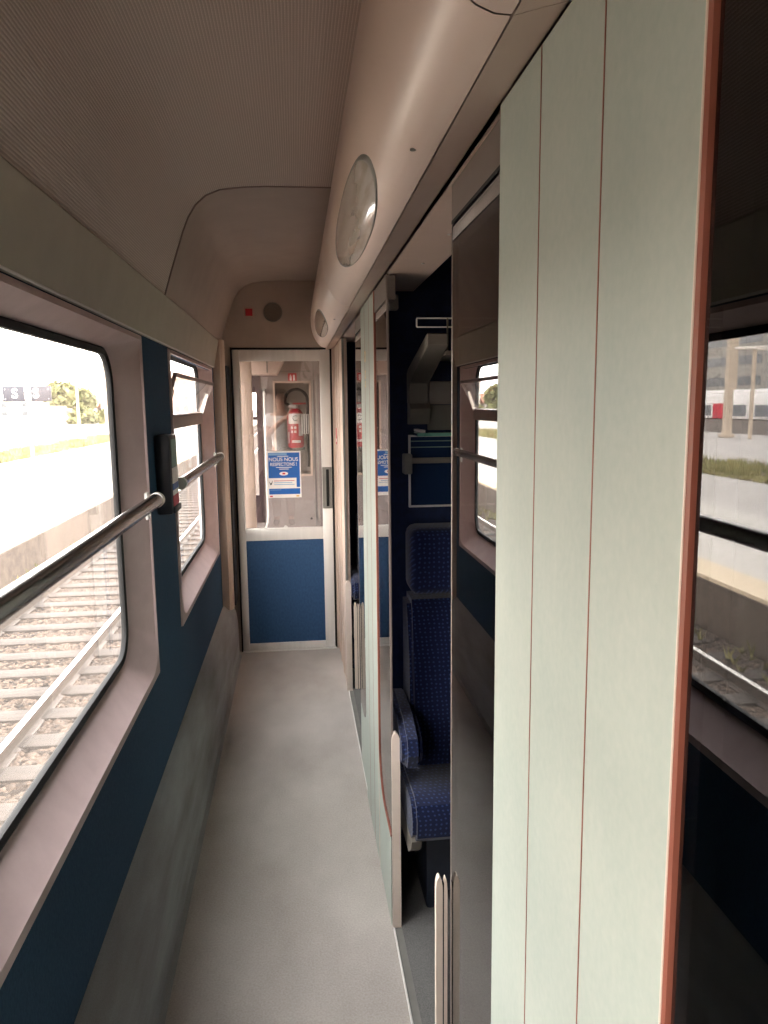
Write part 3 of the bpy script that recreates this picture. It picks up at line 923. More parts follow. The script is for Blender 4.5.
box(bm, 0.194, 0.201, yd0 + 0.001, yd0 + 0.008, 1.145, 1.155)
link_mesh('handle_grip', bm, 'black_rubber', hd)
for nm, za, zb_ in (('top_rail', 1.876, 1.945), ('middle_rail', 0.738, 0.815), ('bottom_rail', 0.006, 0.052)):
    bm = bmesh.new(); box(bm, -0.335, 0.162, yd0 + 0.001, yd1, za, zb_, 0.002); link_mesh(nm, bm, 'aluminium', root)
bm = bmesh.new(); box(bm, -0.335, 0.162, YE, YE + 0.02, 0.052, 0.738); link_mesh('blue_panel', bm, 'blue_door', root, False)
bm = bmesh.new(); box(bm, -0.335, 0.162, YE + 0.004, YE + 0.010, 0.815, 1.876); link_mesh('glass_pane', bm, 'door_glass', root, False)
rebase(root)
# dark reveal frame around the door
bm = bmesh.new()
box(bm, -0.388, -0.380, YE - 0.02, YE + 0.05, 0, 1.958)
box(bm, 0.228, 0.238, YE - 0.004, YE + 0.05, 0, 1.958)
box(bm, -0.388, 0.238, YE - 0.004, YE + 0.05, 1.948, 1.958)
structure('trim_9', bm, 'black_rubber', False)
structure('trim_10', B(-0.384, 0.232, YE - 0.03, YE + 0.05, 0.0, 0.005), 'aluminium', False)
# sloping beige jamb right of the door
bm = bmesh.new(); box(bm, 0.240, XR + 0.005, YE - 0.02, YE + 0.01, 0, ZT - 0.004, 0.003)
structure('trim_11', bm, 'jamb_beige', False)

# notice on the glass
t = thing('notice_poster', 'blue and white printed notice taped to the end door glass', 'poster', (-0.08, YE - 0.001, 1.01))
W0, W1, Z0, Z1, YP = -0.188, 0.028, 1.012, 1.312, YE + 0.0025
def pbox(nm, a, b, c, d, mk, dy):
    bm = bmesh.new(); box(bm, a, b, YP - dy - 0.0005, YP - dy, c, d); return link_mesh(nm, bm, mk, t, False)
pbox('paper', W0, W1, Z0, Z1, 'white_print', 0)
pbox('blue_field', W0 + 0.010, W1 - 0.008, 1.140, Z1 - 0.010, 'poster_blue', 0.0006)
pbox('side_field', W1 - 0.030, W1 - 0.008, 1.080, 1.142, 'poster_blue', 0.0006)
pbox('lower_field', W0 + 0.010, W1 - 0.008, 1.035, 1.072, 'poster_blue', 0.0006)
pbox('photo_strip', W0 + 0.012, -0.06, 1.285, 1.300, 'poster_light_blue', 0.0012)
for k, (a, b, z) in enumerate(((-0.12, -0.05, 1.277), (-0.13, -0.03, 1.206), (-0.11, -0.05, 1.195))):
    pbox('small_print', a, b, z, z + 0.004, 'white_print', 0.0012)
pbox('rule_line', W0 + 0.016, -0.1, 1.062, 1.065, 'poster_light_blue', 0.0012)
pbox('footer_red', W0 + 0.014, W0 + 0.032, 1.018, 1.027, 'red_print', 0.0008)
pbox('footer_orange', W1 - 0.034, W1 - 0.014, 1.018, 1.027, 'gold_print', 0.0008)
for z in (1.120, 1.108, 1.096):
    pbox('text_line', -0.145, -0.015 if z != 1.108 else -0.03, z, z + 0.0035, 'red_print' if z > 1.11 else 'poster_light_blue', 0.0008)
bm = bmesh.new(); loft(bm, [[(-0.178 + 0.014 * 0, YP - 0.0012 - 0.0004 * j, 1.122), (-0.166, YP - 0.0012 - 0.0004 * j, 1.104), (-0.152, YP - 0.0012 - 0.0004 * j, 1.126), (-0.160, YP - 0.0012 - 0.0004 * j, 1.100), (-0.168, YP - 0.0012 - 0.0004 * j, 1.094)] for j in (0, 1)], cap=True)
link_mesh('pictogram', bm, 'black_print', t, False)
bm = bmesh.new()
el = [(-0.082 + 0.028 * math.cos(2 * math.pi * q / 24), 1.168 + 0.012 * math.sin(2 * math.pi * q / 24)) for q in range(24)]
prism(bm, el, 'y', YP - 0.0018, YP - 0.0006); link_mesh('white_oval', bm, 'white_print', t, False)
pbox('oval_mark', -0.09, -0.072, 1.163, 1.173, 'red_print', 0.0024)
text('headline', 'NOUS NOUS', 0.034, (-0.082, YP - 0.0015, 1.258), 'white_print', t, sx=0.95, bold=0.0003)
text('headline', 'RESPECTONS !', 0.030, (-0.082, YP - 0.0015, 1.227), 'white_print', t, sx=0.88, bold=0.0003)
rebase(t)

# round loudspeaker grille and red lamp above the door
t = thing('loudspeaker', 'flat round loudspeaker grille on the bulkhead above the end door', 'loudspeaker', (-0.119, YE, 2.173))
bm = bmesh.new(); cyl(bm, (-0.119, YE - 0.004, 2.173), 0.058, 0.006, 'y', 40); link_mesh('rim', bm, 'grey_plastic', t)
bm = bmesh.new(); cyl(bm, (-0.119, YE - 0.006, 2.173), 0.052, 0.007, 'y', 40); link_mesh('grille', bm, 'speaker_grille', t)
rebase(t)
t = thing('indicator_lamp', 'small square dark red indicator with pale surround above the end door', 'indicator', (-0.266, YE, 2.172))
bm = bmesh.new(); box(bm, -0.300, -0.232, YE - 0.003, YE, 2.14, 2.205, 0.001); link_mesh('surround', bm, 'jamb_beige', t)
bm = bmesh.new(); box(bm, -0.288, -0.244, YE - 0.007, YE - 0.001, 2.150, 2.194, 0.002); link_mesh('red_face', bm, 'red_paint', t)
rebase(t)

# ------------------------------------------------------------------ vestibule behind the door
YV = 5.95
bm = bmesh.new()
# far wall with an opening for the cabinet and for the slim window
hx0, hx1, hz0, hz1 = -0.157, 0.119, 1.054, 1.779
wx0, wx1, wz0, wz1 = -0.345, -0.275, 0.70, 1.80
def wall_xz(bm, x0, x1, z0, z1, ya, yb, holes):
    xs = sorted({x0, x1} | {h[0] for h in holes} | {h[1] for h in holes})
    zs = sorted({z0, z1} | {h[2] for h in holes} | {h[3] for h in holes})
    for a, b in zip(xs, xs[1:]):
        for c, d in zip(zs, zs[1:]):
            if any(h[0] <= (a + b) / 2 <= h[1] and h[2] <= (c + d) / 2 <= h[3] for h in holes):
                continue
            box(bm, a, b, ya, yb, c, d)
wall_xz(bm, -0.58, 1.6, 0, 2.42, YV, YV + 0.04, [(hx0, hx1, hz0, hz1), (wx0, wx1, wz0, wz1)])
structure('wall_vestibule', bm, 'vestibule_panel', False)
structure('ceiling_vestibule', B(-0.58, 1.6, YE + 0.05, YV, 2.2, 2.21), 'bulkhead_paint', False)
# side walls with the entrance doors' windows
for nm, xx in (('wall_vestibule_left', -0.575), ('wall_vestibule_right', 1.6)):
    bm = bmesh.new()
    for (y0, y1, z0, z1) in ((YE, YV, 0, 0.55), (YE, YV, 1.95, 2.42), (YE, 5.02, 0.55, 1.95), (5.75, YV, 0.55, 1.95)):
        box(bm, xx - 0.02, xx + 0.02, y0, y1, z0, z1)
    structure(nm, bm, 'vestibule_panel', False)
for i, xx in ((5, -0.575), (6, 1.6)):
    r = bpy.data.objects.new('window_%d' % i, None); COL.objects.link(r); r['kind'] = 'structure'; r.location = (xx, 5.4, 0.55)
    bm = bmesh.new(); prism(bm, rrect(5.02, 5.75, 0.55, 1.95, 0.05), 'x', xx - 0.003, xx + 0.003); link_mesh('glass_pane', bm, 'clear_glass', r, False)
    rebase(r)
# panel joints on the far wall
bm = bmesh.new()
for xx in (-0.262, 0.150):
    box(bm, xx - 0.003, xx + 0.003, YV - 0.004, YV, 0, 2.2, 0.001)
box(bm, -0.262, 0.150, YV - 0.004, YV, 1.86, 1.866)
structure('trim_12', bm, 'grey_plastic', False)
# beige post at the left of the vestibule
bm = bmesh.new(); box(bm, -0.405, -0.295, 5.35, 5.41, 0, 2.2, 0.008)
structure('trim_13', bm, 'jamb_beige')
# gangway slit window with dark surround
t = thing('slit_window', 'tall narrow bright window in dark reddish surround behind the end door', 'window', (-0.31, YV, 0.7))
bm = bmesh.new(); frame_xz(bm, wx0 - 0.02, wx1 + 0.015, wz0 - 0.02, wz1 + 0.12, 0.02, YV - 0.012, YV + 0.01)
box(bm, wx0, wx1, YV - 0.012, YV + 0.01, wz1 - 0.1, wz1 + 0.1)
box(bm, wx0, wx1, YV - 0.012, YV + 0.01, 1.49, 1.515)
box(bm, wx0, wx1, YV - 0.012, YV + 0.01, wz0, 0.90)
link_mesh('surround', bm, 'vestibule_dark', t, False)
bm = bmesh.new(); box(bm, wx0, wx0 + 0.015, YV - 0.010, YV + 0.008, wz0, wz1); box(bm, wx1 - 0.022, wx1, YV - 0.010, YV + 0.008, wz0, wz1)
link_mesh('side_bars', bm, 'vestibule_dark', t, False)
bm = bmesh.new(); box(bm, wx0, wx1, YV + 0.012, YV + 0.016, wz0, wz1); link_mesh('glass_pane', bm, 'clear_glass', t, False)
rebase(t)
t = thing('grab_pole', 'slim white grab pole with curved foot behind the end door glass', 'grab pole', (-0.235, 5.85, 0.6))
bm = bmesh.new(); tube(bm, [(-0.232, 5.88, 1.72), (-0.232, 5.86, 1.70), (-0.232, 5.86, 0.74), (-0.236, 5.86, 0.69), (-0.250, 5.865, 0.65), (-0.275, 5.88, 0.625)], 0.009, 10)
link_mesh('pole', bm, 'white_plastic', t)
bm = bmesh.new(); box(bm, -0.245, -0.219, 5.86, YV, 1.70, 1.73, 0.004); link_mesh('bracket', bm, 'grey_plastic', t)
bm = bmesh.new(); box(bm, -0.238, -0.226, 5.86, YV, 0.98, 1.0, 0.003); link_mesh('bracket', bm, 'grey_plastic', t)
rebase(t)
t = thing('ceiling_box', 'beige overhead box in the vestibule behind the door glass', 'box', (-0.21, 5.8, 1.825))
bm = bmesh.new()
loft(bm, [[(-0.315, y, 2.2), (-0.075, y, 2.2), (-0.075, y, 1.93), (-0.13, y, 1.828), (-0.315, y, 1.828)] for y in (5.65, YV)], cap=True)
link_mesh('box_shell', bm, 'beige_flat', t, False)
bm = bmesh.new(); box(bm, -0.2, -0.19, 5.645, 5.65, 1.84, 2.2); link_mesh('seam_strip', bm, 'grey_plastic', t, False)
rebase(t)
t = thing('lock_knob', 'small black round lock on the vestibule wall below the cabinet', 'lock', (0.110, YV, 0.70))
bm = bmesh.new(); cyl(bm, (0.110, YV - 0.004, 0.699), 0.009, 0.010, 'y', 16); link_mesh('knob_body', bm, 'black_rubber', t); rebase(t)
t = thing('wall_button', 'small white fitting low on the vestibule wall', 'fitting', (-0.099, YV, 0.632))
bm = bmesh.new(); cyl(bm, (-0.099, YV - 0.012, 0.632), 0.016, 0.026, 'y', 16); link_mesh('button_body', bm, 'white_plastic', t); rebase(t)

# extinguisher cabinet
t = thing('extinguisher_cabinet', 'recessed glazed cabinet with pale frame holding the extinguisher', 'cabinet', (-0.02, YV, hz0))
bm = bmesh.new()
yb = YV + 0.20
box(bm, hx0, hx1, yb, yb + 0.005, hz0, hz1)
box(bm, hx0 - 0.004, hx0, YV + 0.04, yb, hz0, hz1); box(bm, hx1, hx1 + 0.004, YV + 0.04, yb, hz0, hz1)
box(bm, hx0, hx1, YV + 0.04, yb, hz0 - 0.004, hz0); box(bm, hx0, hx1, YV + 0.04, yb, hz1, hz1 + 0.004)
link_mesh('recess', bm, 'cabinet_inner', t, False)
bm = bmesh.new(); frame_xz(bm, hx0 - 0.010, hx1 + 0.010, hz0 - 0.012, hz1 + 0.010, 0.016, YV - 0.008, YV + 0.002)
link_mesh('cabinet_frame', bm, 'jamb_beige', t, False)
bm = bmesh.new(); box(bm, hx0, hx1, YV + 0.003, YV + 0.006, hz0, hz1); link_mesh('cabinet_glass', bm, 'cabinet_glass', t, False)
rebase(t)
t = thing('fire_extinguisher', 'red fire extinguisher with black hose standing in the glazed cabinet', 'fire extinguisher', (0.0, YV + 0.10, hz0))
ec = Vector((0.002, YV + 0.105, 0))
bm = bmesh.new()
pr = [(0.0, 1.262), (0.055, 1.264), (0.064, 1.275), (0.066, 1.30), (0.066, 1.50), (0.062, 1.535), (0.045, 1.562), (0.022, 1.575), (0.0, 1.577)]
loops = [[(ec.x + r * math.cos(2 * math.pi * q / 28), ec.y + r * math.sin(2 * math.pi * q / 28), z) for q in range(28)] for r, z in [(max(r, 0.0005), z) for r, z in pr]]
loft(bm, loops); link_mesh('cylinder', bm, 'red_paint', t)
bm = bmesh.new(); cyl(bm, (ec.x, ec.y, 1.588), 0.018, 0.03, 'z', 16); cyl(bm, (ec.x - 0.03, ec.y - 0.01, 1.595), 0.012, 0.05, 'x', 12)
vh = link_mesh('valve', bm, 'aluminium', t)
bm = bmesh.new(); box(bm, ec.x - 0.02, ec.x + 0.09, ec.y - 0.012, ec.y + 0.006, 1.607, 1.620, 0.003)
link_mesh('lever', bm, 'red_paint', t)
bm = bmesh.new()
hp = [(ec.x - 0.045, ec.y, 1.600)]
for q in range(0, 17):
    a = math.pi * (1.08 - 1.12 * q / 16)
    hp.append((0.012 + 0.088 * math.cos(a), ec.y - 0.03, 1.640 + 0.086 * math.sin(a)))
hp += [(0.100, ec.y - 0.035, 1.56), (0.092, ec.y - 0.045, 1.45), (0.096, ec.y - 0.045, 1.30), (0.105, ec.y - 0.03, 1.20), (0.100, ec.y - 0.03, 1.11)]
tube(bm, hp, 0.011, 10); link_mesh('hose', bm, 'black_rubber', t)
def ex_label(nm, a0, a1, z0, z1, mk, off=0.0008):
    bm = bmesh.new(); R = 0.066 + off
    loft(bm, [[(ec.x + R * math.sin(a), ec.y - R * math.cos(a), z) for a in [a0 + (a1 - a0) * q / 10 for q in range(11)]] for z in (z0, z1)], closed=False)
    return link_mesh(nm, bm, mk, t)
ex_label('white_label', -0.95, 1.0, 1.455, 1.535, 'white_print')
ex_label('red_label_block', -0.7, 0.35, 1.36, 1.45, 'red_print', 0.0012)
ex_label('white_label_side', 0.35, 1.0, 1.36, 1.455, 'white_print')
ex_label('side_print', -1.1, -0.85, 1.30, 1.39, 'white_print')
for z in (1.424, 1.392):
    for a in (-0.45, -0.05):
        ex_label('pictogram', a - 0.14, a + 0.14, z - 0.010, z + 0.010, 'white_print', 0.0018)
ex_label('lower_band', -0.5, 0.6, 1.305, 1.325, 'white_print', 0.0012)
text('letter_c', 'C', 0.062, (ec.x - 0.004, ec.y - 0.0685, 1.497), 'black_print', t)
bm = bmesh.new(); box(bm, ec.x - 0.07, ec.x + 0.07, ec.y - 0.05, ec.y + 0.095, 1.245, 1.262, 0.002); box(bm, ec.x - 0.02, ec.x + 0.02, ec.y + 0.06, ec.y + 0.095, 1.06, 1.25)
link_mesh('support_bracket', bm, 'grey_plastic', t)
rebase(t)
t = thing('instruction_card', 'small card with black and white vertical stripes beside the extinguisher', 'card', (0.078, YV + 0.015, 1.37))
bm = bmesh.new(); box(bm, 0.048, 0.106, YV + 0.012, YV + 0.014, 1.375, 1.530); link_mesh('card', bm, 'white_print', t, False)
for q in range(3):
    bm = bmesh.new(); x = 0.058 + q * 0.017; box(bm, x, x + 0.007, YV + 0.010, YV + 0.0118, 1.378, 1.527); link_mesh('stripe', bm, 'black_print', t, False)
rebase(t)
t = thing('extinguisher_sign', 'little red square sign with white pictogram above the cabinet', 'sign', (-0.012, YV, 1.78))
bm = bmesh.new(); box(bm, -0.046, 0.020, YV - 0.004, YV, 1.782, 1.848, 0.001); link_mesh('sign_plate', bm, 'red_paint', t)
bm = bmesh.new()
box(bm, -0.034, -0.018, YV - 0.006, YV - 0.004, 1.792, 1.826, 0.002); cyl(bm, (-0.026, YV - 0.005, 1.832), 0.005, 0.002, 'y', 10)
box(bm, -0.008, 0.008, YV - 0.006, YV - 0.004, 1.792, 1.836, 0.001)
link_mesh('pictogram', bm, 'white_print', t); rebase(t)
bpy.context.view_layer.update()

# ------------------------------------------------------------------ outside: track, platform, station
ZB = -1.43          # ballast surface
ZP = -0.74          # platform surface
bm = bmesh.new()
# displaced stones near the windows
nx, ny = 110, 300
x0_, x1_, y0_, y1_ = -4.86, -0.75, -1.0, 12.0
grid = []
for j in range(ny + 1):
    row = []
    for i in range(nx + 1):
        x = x0_ + (x1_ - x0_) * i / nx; y = y0_ + (y1_ - y0_) * j / ny
        d = noise.voronoi((x * 15, y * 15, 0.3))[0][0]
        row.append(bm.verts.new((x, y, ZB + 0.03 - 0.06 * d)))
    grid.append(row)
for j in range(ny):
    for i in range(nx):
        bm.faces.new((grid[j][i], grid[j][i + 1], grid[j + 1][i + 1], grid[j + 1][i]))
for ya, yb_ in ((12.0, 160.0), (-40.0, -1.0)):
    poly(bm, [(x0_, ya, ZB), (x1_, ya, ZB), (x1_, yb_, ZB), (x0_, yb_, ZB)])
o = link_mesh('ballast', bm, 'ballast', None, True, 80)
tag(o, 'pinkish stone ballast filling the track bed outside the windows', 'ballast', kind='stuff')
structure('ground', B(-400, 400, -250, 500, ZB - 0.4, ZB - 0.06), 'ground', False)
# right-hand side is not in view: plain ground only

# running rails
def rail_profile():
    return [(-0.07, 0.0), (0.07, 0.0), (0.07, 0.012), (0.012, 0.03), (0.010, 0.105), (0.034, 0.118), (0.034, 0.148), (-0.034, 0.148), (-0.034, 0.118), (-0.010, 0.105), (-0.012, 0.03), (-0.07, 0.012)]
for lbl, xx in (('nearer steel rail of the track outside the window', -2.58), ('farther steel rail of the track outside the window', -4.08)):
    t = thing('running_rail', lbl, 'rail', (xx, 30, ZB + 0.02))
    bm = bmesh.new(); loft(bm, [[(xx + a, y, ZB + 0.0 + b) for a, b in rail_profile()] for y in (-40, 160)], cap=True)
    link_mesh('rail_body', bm, 'rail_steel', t, False)
    bm = bmesh.new(); box(bm, xx - 0.030, xx + 0.030, -40, 160, ZB + 0.1482, ZB + 0.151); link_mesh('polished_head', bm, 'rail_head', t, False)
    rebase(t)
# sleepers
bm = bmesh.new(); box(bm, -1.3, 1.3, -0.13, 0.13, -0.10, 0.025, 0.012)
sl = link_mesh('sleeper', bm, 'sleeper_wood')
sl.location = (-3.33, 1.2, ZB + 0.0)
tag(sl, 'brown wooden sleeper in the ballast under the two rails', 'sleeper', 'sleepers of the track outside')
for k in range(1, 60):
    c = sl.copy(); COL.objects.link(c); c.location = (-3.33, 1.2 + 0.62 * k, ZB)
    c.name = 'sleeper.%03d' % k

# platform with its face, flat paving beyond
bm = bmesh.new()
box(bm, -12.6, -8.8, -60, 170, ZB - 0.3, ZP)
structure('platform', bm, 'yard_paving', False)
structure('platform_paving', B(-8.8, -5.5, -60, 170, ZB - 0.3, ZP), 'platform', False)
structure('platform_border', B(-5.5, -4.94, -60, 170, ZB - 0.3, ZP + 0.002), 'platform_tile', False)
structure('platform_edge', B(-4.94, -4.90, -60, 170, ZB - 0.3, ZP - 0.05), 'platform_face', False)
structure('yard', B(-60, -16.2, -60, 400, ZB - 0.3, ZP - 0.02), 'yard_paving', False)
structure('verge', B(-16.2, -12.6, -60, 170, ZB - 0.3, ZP - 0.06), 'ground', False)
# second strip of tracks in front of the distant train
structure('ballast_yard', B(-79, -31, -60, 400, ZB, ZP + 0.0), 'platform_face', False)

# grass strip: tufts nobody could count
bm = bmesh.new()
rg = random.Random(3)
for q in range(5200):
    y = rg.uniform(8, 75); x = -16.0 + 3.2 * rg.random() ** 0.9
    h = rg.uniform(0.08, 0.28) * (1.5 if noise.noise((x * 0.5, y * 0.25, 2)) > 0.0 else 0.6)
    a = rg.uniform(0, math.pi); w = rg.uniform(0.05, 0.14)
    dx, dy = math.cos(a) * w, math.sin(a) * w
    lx, ly = rg.uniform(-.1, .1), rg.uniform(-.1, .1)
    for s in (-1, 0, 1):
        poly(bm, [(x + dx * s - dx * .5, y + dy * s - dy * .5, ZP - 0.07), (x + dx * s + dx * .5, y + dy * s + dy * .5, ZP - 0.07), (x + dx * s * 1.6 + lx, y + dy * s * 1.6 + ly, ZP - 0.07 + h)])
o = link_mesh('grass_strip', bm, 'grass', None, False)
tag(o, 'strip of dry yellow-green grass beyond the pale platform', 'grass', kind='stuff')
bm = bmesh.new()
for q in range(260):
    y = rg.uniform(2.5, 30); x = rg.uniform(-4.86, -4.35)
    h = rg.uniform(0.05, 0.22)
    for s in range(4):
        a = rg.uniform(0, 6.28)
        poly(bm, [(x - 0.02, y, ZB), (x + 0.02, y, ZB), (x + math.cos(a) * 0.08, y + math.sin(a) * 0.08, ZB + h)])
o = link_mesh('weeds', bm, 'grass', None, False)
tag(o, 'sparse green weeds at the foot of the platform edge', 'weeds', kind='stuff')

# platform sign
t = thing('station_sign', 'lamp post with two dark signs lettered S on the pale platform', 'sign', (-9.2, 27.5, ZP))
bm = bmesh.new(); tube(bm, [(-9.2, 27.5, ZP), (-9.2, 27.5, 2.9)], 0.06, 12); link_mesh('post', bm, 'concrete', t)
bm = bmesh.new(); box(bm, -9.33, -9.07, 27.37, 27.63, ZP, ZP + 0.48, 0.02); link_mesh('base_block', bm, 'grey_plastic', t)
for (a, b, sx_) in ((-10.02, -9.32, -9.62), (-9.09, -8.42, -8.92)):
    bm = bmesh.new(); box(bm, a, b, 27.44, 27.52, 1.84, 2.36, 0.01); sp = link_mesh('sign_board', bm, 'sign_dark', t)
    text('letter_s', 'S', 0.46, (sx_, 27.435, 2.10), 'white_print', t, extrude=0.002, bold=0.01)
    bm = bmesh.new(); 
    ex = a + 0.08 if a < -9.5 else b - 0.08
    box(bm, ex - 0.012, ex + 0.012, 27.43, 27.44, 2.24, 2.27); box(bm, ex - 0.012, ex + 0.012, 27.43, 27.44, 1.91, 1.93); link_mesh('small_mark', bm, 'white_print', t, False)
    bm = bmesh.new(); box(bm, a + 0.1, b - 0.1, 27.45, 27.51, 1.70, 1.80); link_mesh('sub_board', bm, 'office_grey', t, False)
bm = bmesh.new(); tube(bm, [(-9.5, 27.5, 2.62), (-9.2, 27.5, 2.58), (-9.02, 27.5, 2.64)], 0.02, 8); link_mesh('lamp_arm', bm, 'concrete', t)
for xx in (-9.5, -9.02):
    bm = bmesh.new(); box(bm, xx - 0.09, xx + 0.09, 27.42, 27.58, 2.60, 2.68, 0.02); link_mesh('lamp_head', bm, 'grey_plastic', t)
rebase(t)

# masts
def mast(label, x, y, h, w=0.18, arm=True, zb=None, group=None):
    zb = ZP if zb is None else zb
    t = thing('catenary_mast', label, 'mast', (x, y, zb))
    bm = bmesh.new()
    loft(bm, [[(x - w * s, y - w * s, z), (x + w * s, y - w * s, z), (x + w * s, y + w * s, z), (x - w * s, y + w * s, z)] for z, s in ((zb, 1.0), (zb + h, 0.7))], cap=True)
    link_mesh('mast_column', bm, 'concrete', t, False)
    bm = bmesh.new(); box(bm, x - w * 1.6, x + w * 1.6, y - w * 1.6, y + w * 1.6, zb, zb + 0.22, 0.02); link_mesh('foot_block', bm, 'concrete', t)
    if arm:
        bm = bmesh.new()
        tube(bm, [(x, y, zb + h * 0.86), (x + 2.6, y, zb + h * 0.93)], 0.04, 8); tube(bm, [(x, y, zb + h * 0.78), (x + 2.2, y, zb + h * 0.91)], 0.03, 8)
        link_mesh('cantilever', bm, 'concrete', t)
    rebase(t)
mast('leaning-looking thin mast beyond the left S sign', -35.1, 100, 9.4, 0.28, False)
mast('tall catenary mast beyond the platform, left of the pale blocks', -27.5, 100, 7.2, 0.16)
mast('catenary mast close to the window edge', -24.0, 100, 8.4, 0.22)
mast('thick concrete mast reflected in the nearest dark pane', -27.0, 45.2, 9.5, 0.22, False)
mast('slim mast rising behind the parked train', -58.6, 96.0, 12.0, 0.30, True)
t = thing('street_lamp', 'double-headed platform lamp reflected in the nearest dark pane', 'lamp', (-27.0, 42.7, ZP))
bm = bmesh.new(); tube(bm, [(-27, 42.7, ZP), (-27, 42.7, 4.7)], 0.12, 10); link_mesh('post', bm, 'concrete', t)
for s in (-1, 1):
    bm = bmesh.new(); box(bm, -27 + s * 0.1 - 0.1, -27 + s * 1.1 + (0.1), 42.5, 42.9, 4.62, 4.78, 0.05); link_mesh('lamp_head', bm, 'render_white', t)
rebase(t)
t = thing('street_lamp', 'short post with block on the far paving beyond the grass', 'lamp', (-22, 55, ZP))
bm = bmesh.new(); tube(bm, [(-22, 55, ZP), (-22, 55, 0.6)], 0.06, 8); box(bm, -22.15, -21.85, 54.9, 55.1, 0.2, 0.6, 0.02); link_mesh('post', bm, 'grey_plastic', t); rebase(t)

# parked train seen in the reflection
XT = -54.5
t = thing('parked_train', 'white and grey passenger train with red door parked across the yard', 'train', (XT, 98, ZP))
def side(nm, ya, yb_, za, zb_, mk, dx=0.0, bev=0.0):
    bm = bmesh.new(); box(bm, XT - 3.0, XT + dx, ya, yb_, za, zb_, bev); return link_mesh(nm, bm, mk, t, bool(bev))
side('underframe', 62, 134, ZB + 0.35, -0.62, 'train_dark', -0.15)
for a, b in ((62, 85.2), (86.0, 109.6), (110.4, 134)):
    side('body_shell', a, b, -0.70, 2.45, 'train_white', 0.0, 0.12)
    side('window_band', a + 0.5, b - 0.5, -0.35, 1.05, 'train_grey', 0.02)
    side('roof', a, b, 2.45, 2.95, 'train_white', -0.35, 0.2)
    for q in range(9):
        yy = a + 1.5 + q * 2.4
        side('window', yy, yy + 1.5, 0.1, 0.9, 'window_dark', 0.035)
side('red_door', 90.4, 93.8, -0.68, 1.25, 'red_print', 0.05)
side('white_door_frame', 90.0, 90.4, -0.68, 1.3, 'train_white', 0.06)
side('white_door_frame', 93.8, 94.2, -0.68, 1.3, 'train_white', 0.06)
rebase(t)

# buildings
def building(name, label, x0, x1, y0, y1, h, mk, floors, bays, roof=None, faces=('x', 'y')):
    t = thing(name, label, 'building', ((x0 + x1) / 2, (y0 + y1) / 2, ZP))
    bm = bmesh.new(); box(bm, x0, x1, y0, y1, ZP - 0.3, ZP + h); link_mesh('walls', bm, mk, t, False)
    fh = h / floors
    n = 0
    for f in range(floors):
        for b in range(bays):
            if n >= 60: break
            n += 1
            za, zb_ = ZP + f * fh + fh * 0.35, ZP + f * fh + fh * 0.78
            if 'x' in faces:
                L = (y1 - y0) / bays
                bm = bmesh.new(); box(bm, x1 - 0.1, x1 + 0.06, y0 + b * L + L * 0.2, y0 + b * L + L * 0.8, za, zb_); link_mesh('window', bm, 'window_dark', t, False)
            if 'y' in faces:
                L = (x1 - x0) / bays
                bm = bmesh.new(); box(bm, x0 + b * L + L * 0.25, x0 + b * L + L * 0.75, y0 - 0.06, y0 + 0.1, za, zb_); link_mesh('window', bm, 'window_dark', t, False)
    if roof:
        bm = bmesh.new()
        ym = (y0 + y1) / 2; zt = ZP + h
        loft(bm, [[(x, y0 - 0.4, zt), (x, ym, zt + roof), (x, y1 + 0.4, zt)] for x in (x0 - 0.4, x1 + 0.4)], cap=True)
        link_mesh('roof', bm, 'roof_tile', t, False)
    else:
        bm = bmesh.new(); box(bm, x0 - 0.2, x1 + 0.2, y0 - 0.2, y1 + 0.2, ZP + h, ZP + h + 0.5); link_mesh('parapet', bm, 'concrete', t, False)
    rebase(t)
building('office_building', 'large grey office block behind the parked train, seen only reflected', -110, -80, 88, 175, 26, 'office_grey', 7, 8, None, ('x',))
building('brick_building', 'reddish terrace of houses beyond the far tilting window', -36, -20, 200, 222, 9.5, 'brick', 3, 7, 2.2, ('y',))
building('white_shed', 'low white shed behind the S signs', -33.4, -30.9, 100, 106, 2.1, 'render_white', 1, 2, None, ('y',))
building('apartment_block', 'pale apartment block near the right edge of the large window', -37, -31, 150, 170, 6.6, 'render_white', 3, 4, None, ('x', 'y'))
building('tile_roof_house', 'pale house with tiled roof right of the white shed', -44.0, -38.0, 150, 160, 2.4, 'render_white', 1, 3, 2.0, ('y',))
building('apartment_block', 'long pale block on the horizon at the left edge of the view', -76, -62, 186, 198, 4.0, 'render_white', 2, 6, None, ('y',))

def tree(label, x, y, h, r, seed, bush=False):
    t = thing('leafy_bush' if bush else 'leafy_tree', label, 'bush' if bush else 'tree', (x, y, ZP))
    rg = random.Random(seed)
    bm = bmesh.new()
    for q in range(520):
        d = Vector((rg.gauss(0, 1), rg.gauss(0, 1), rg.gauss(0, 1))).normalized() * r * rg.uniform(0.55, 1.05)
        p = Vector((x + d.x, y + d.y, ZP + h - r * 0.85 + d.z * 0.85))
        if p.z < ZP: p.z = ZP + rg.random() * 0.5
        s = r * 0.16
        a = Vector((rg.uniform(-1, 1), rg.uniform(-1, 1), rg.uniform(-1, 1))).normalized() * s
        b = a.cross(Vector((rg.uniform(-1, 1), rg.uniform(-1, 1), rg.uniform(-1, 1)))).normalized() * s
        poly(bm, [p - a - b, p + a - b, p + a + b, p - a + b])
    link_mesh('foliage', bm, 'leaves', t, False)
    bm = bmesh.new(); tube(bm, [(x, y, ZP - 0.2), (x, y, ZP + h * 0.6)], [r * 0.09, r * 0.05], 8); link_mesh('trunk', bm, 'bark', t)
    rebase(t)
tree('rounded tree right of the second S sign', -44.5, 152, 7.2, 3.4, 1)
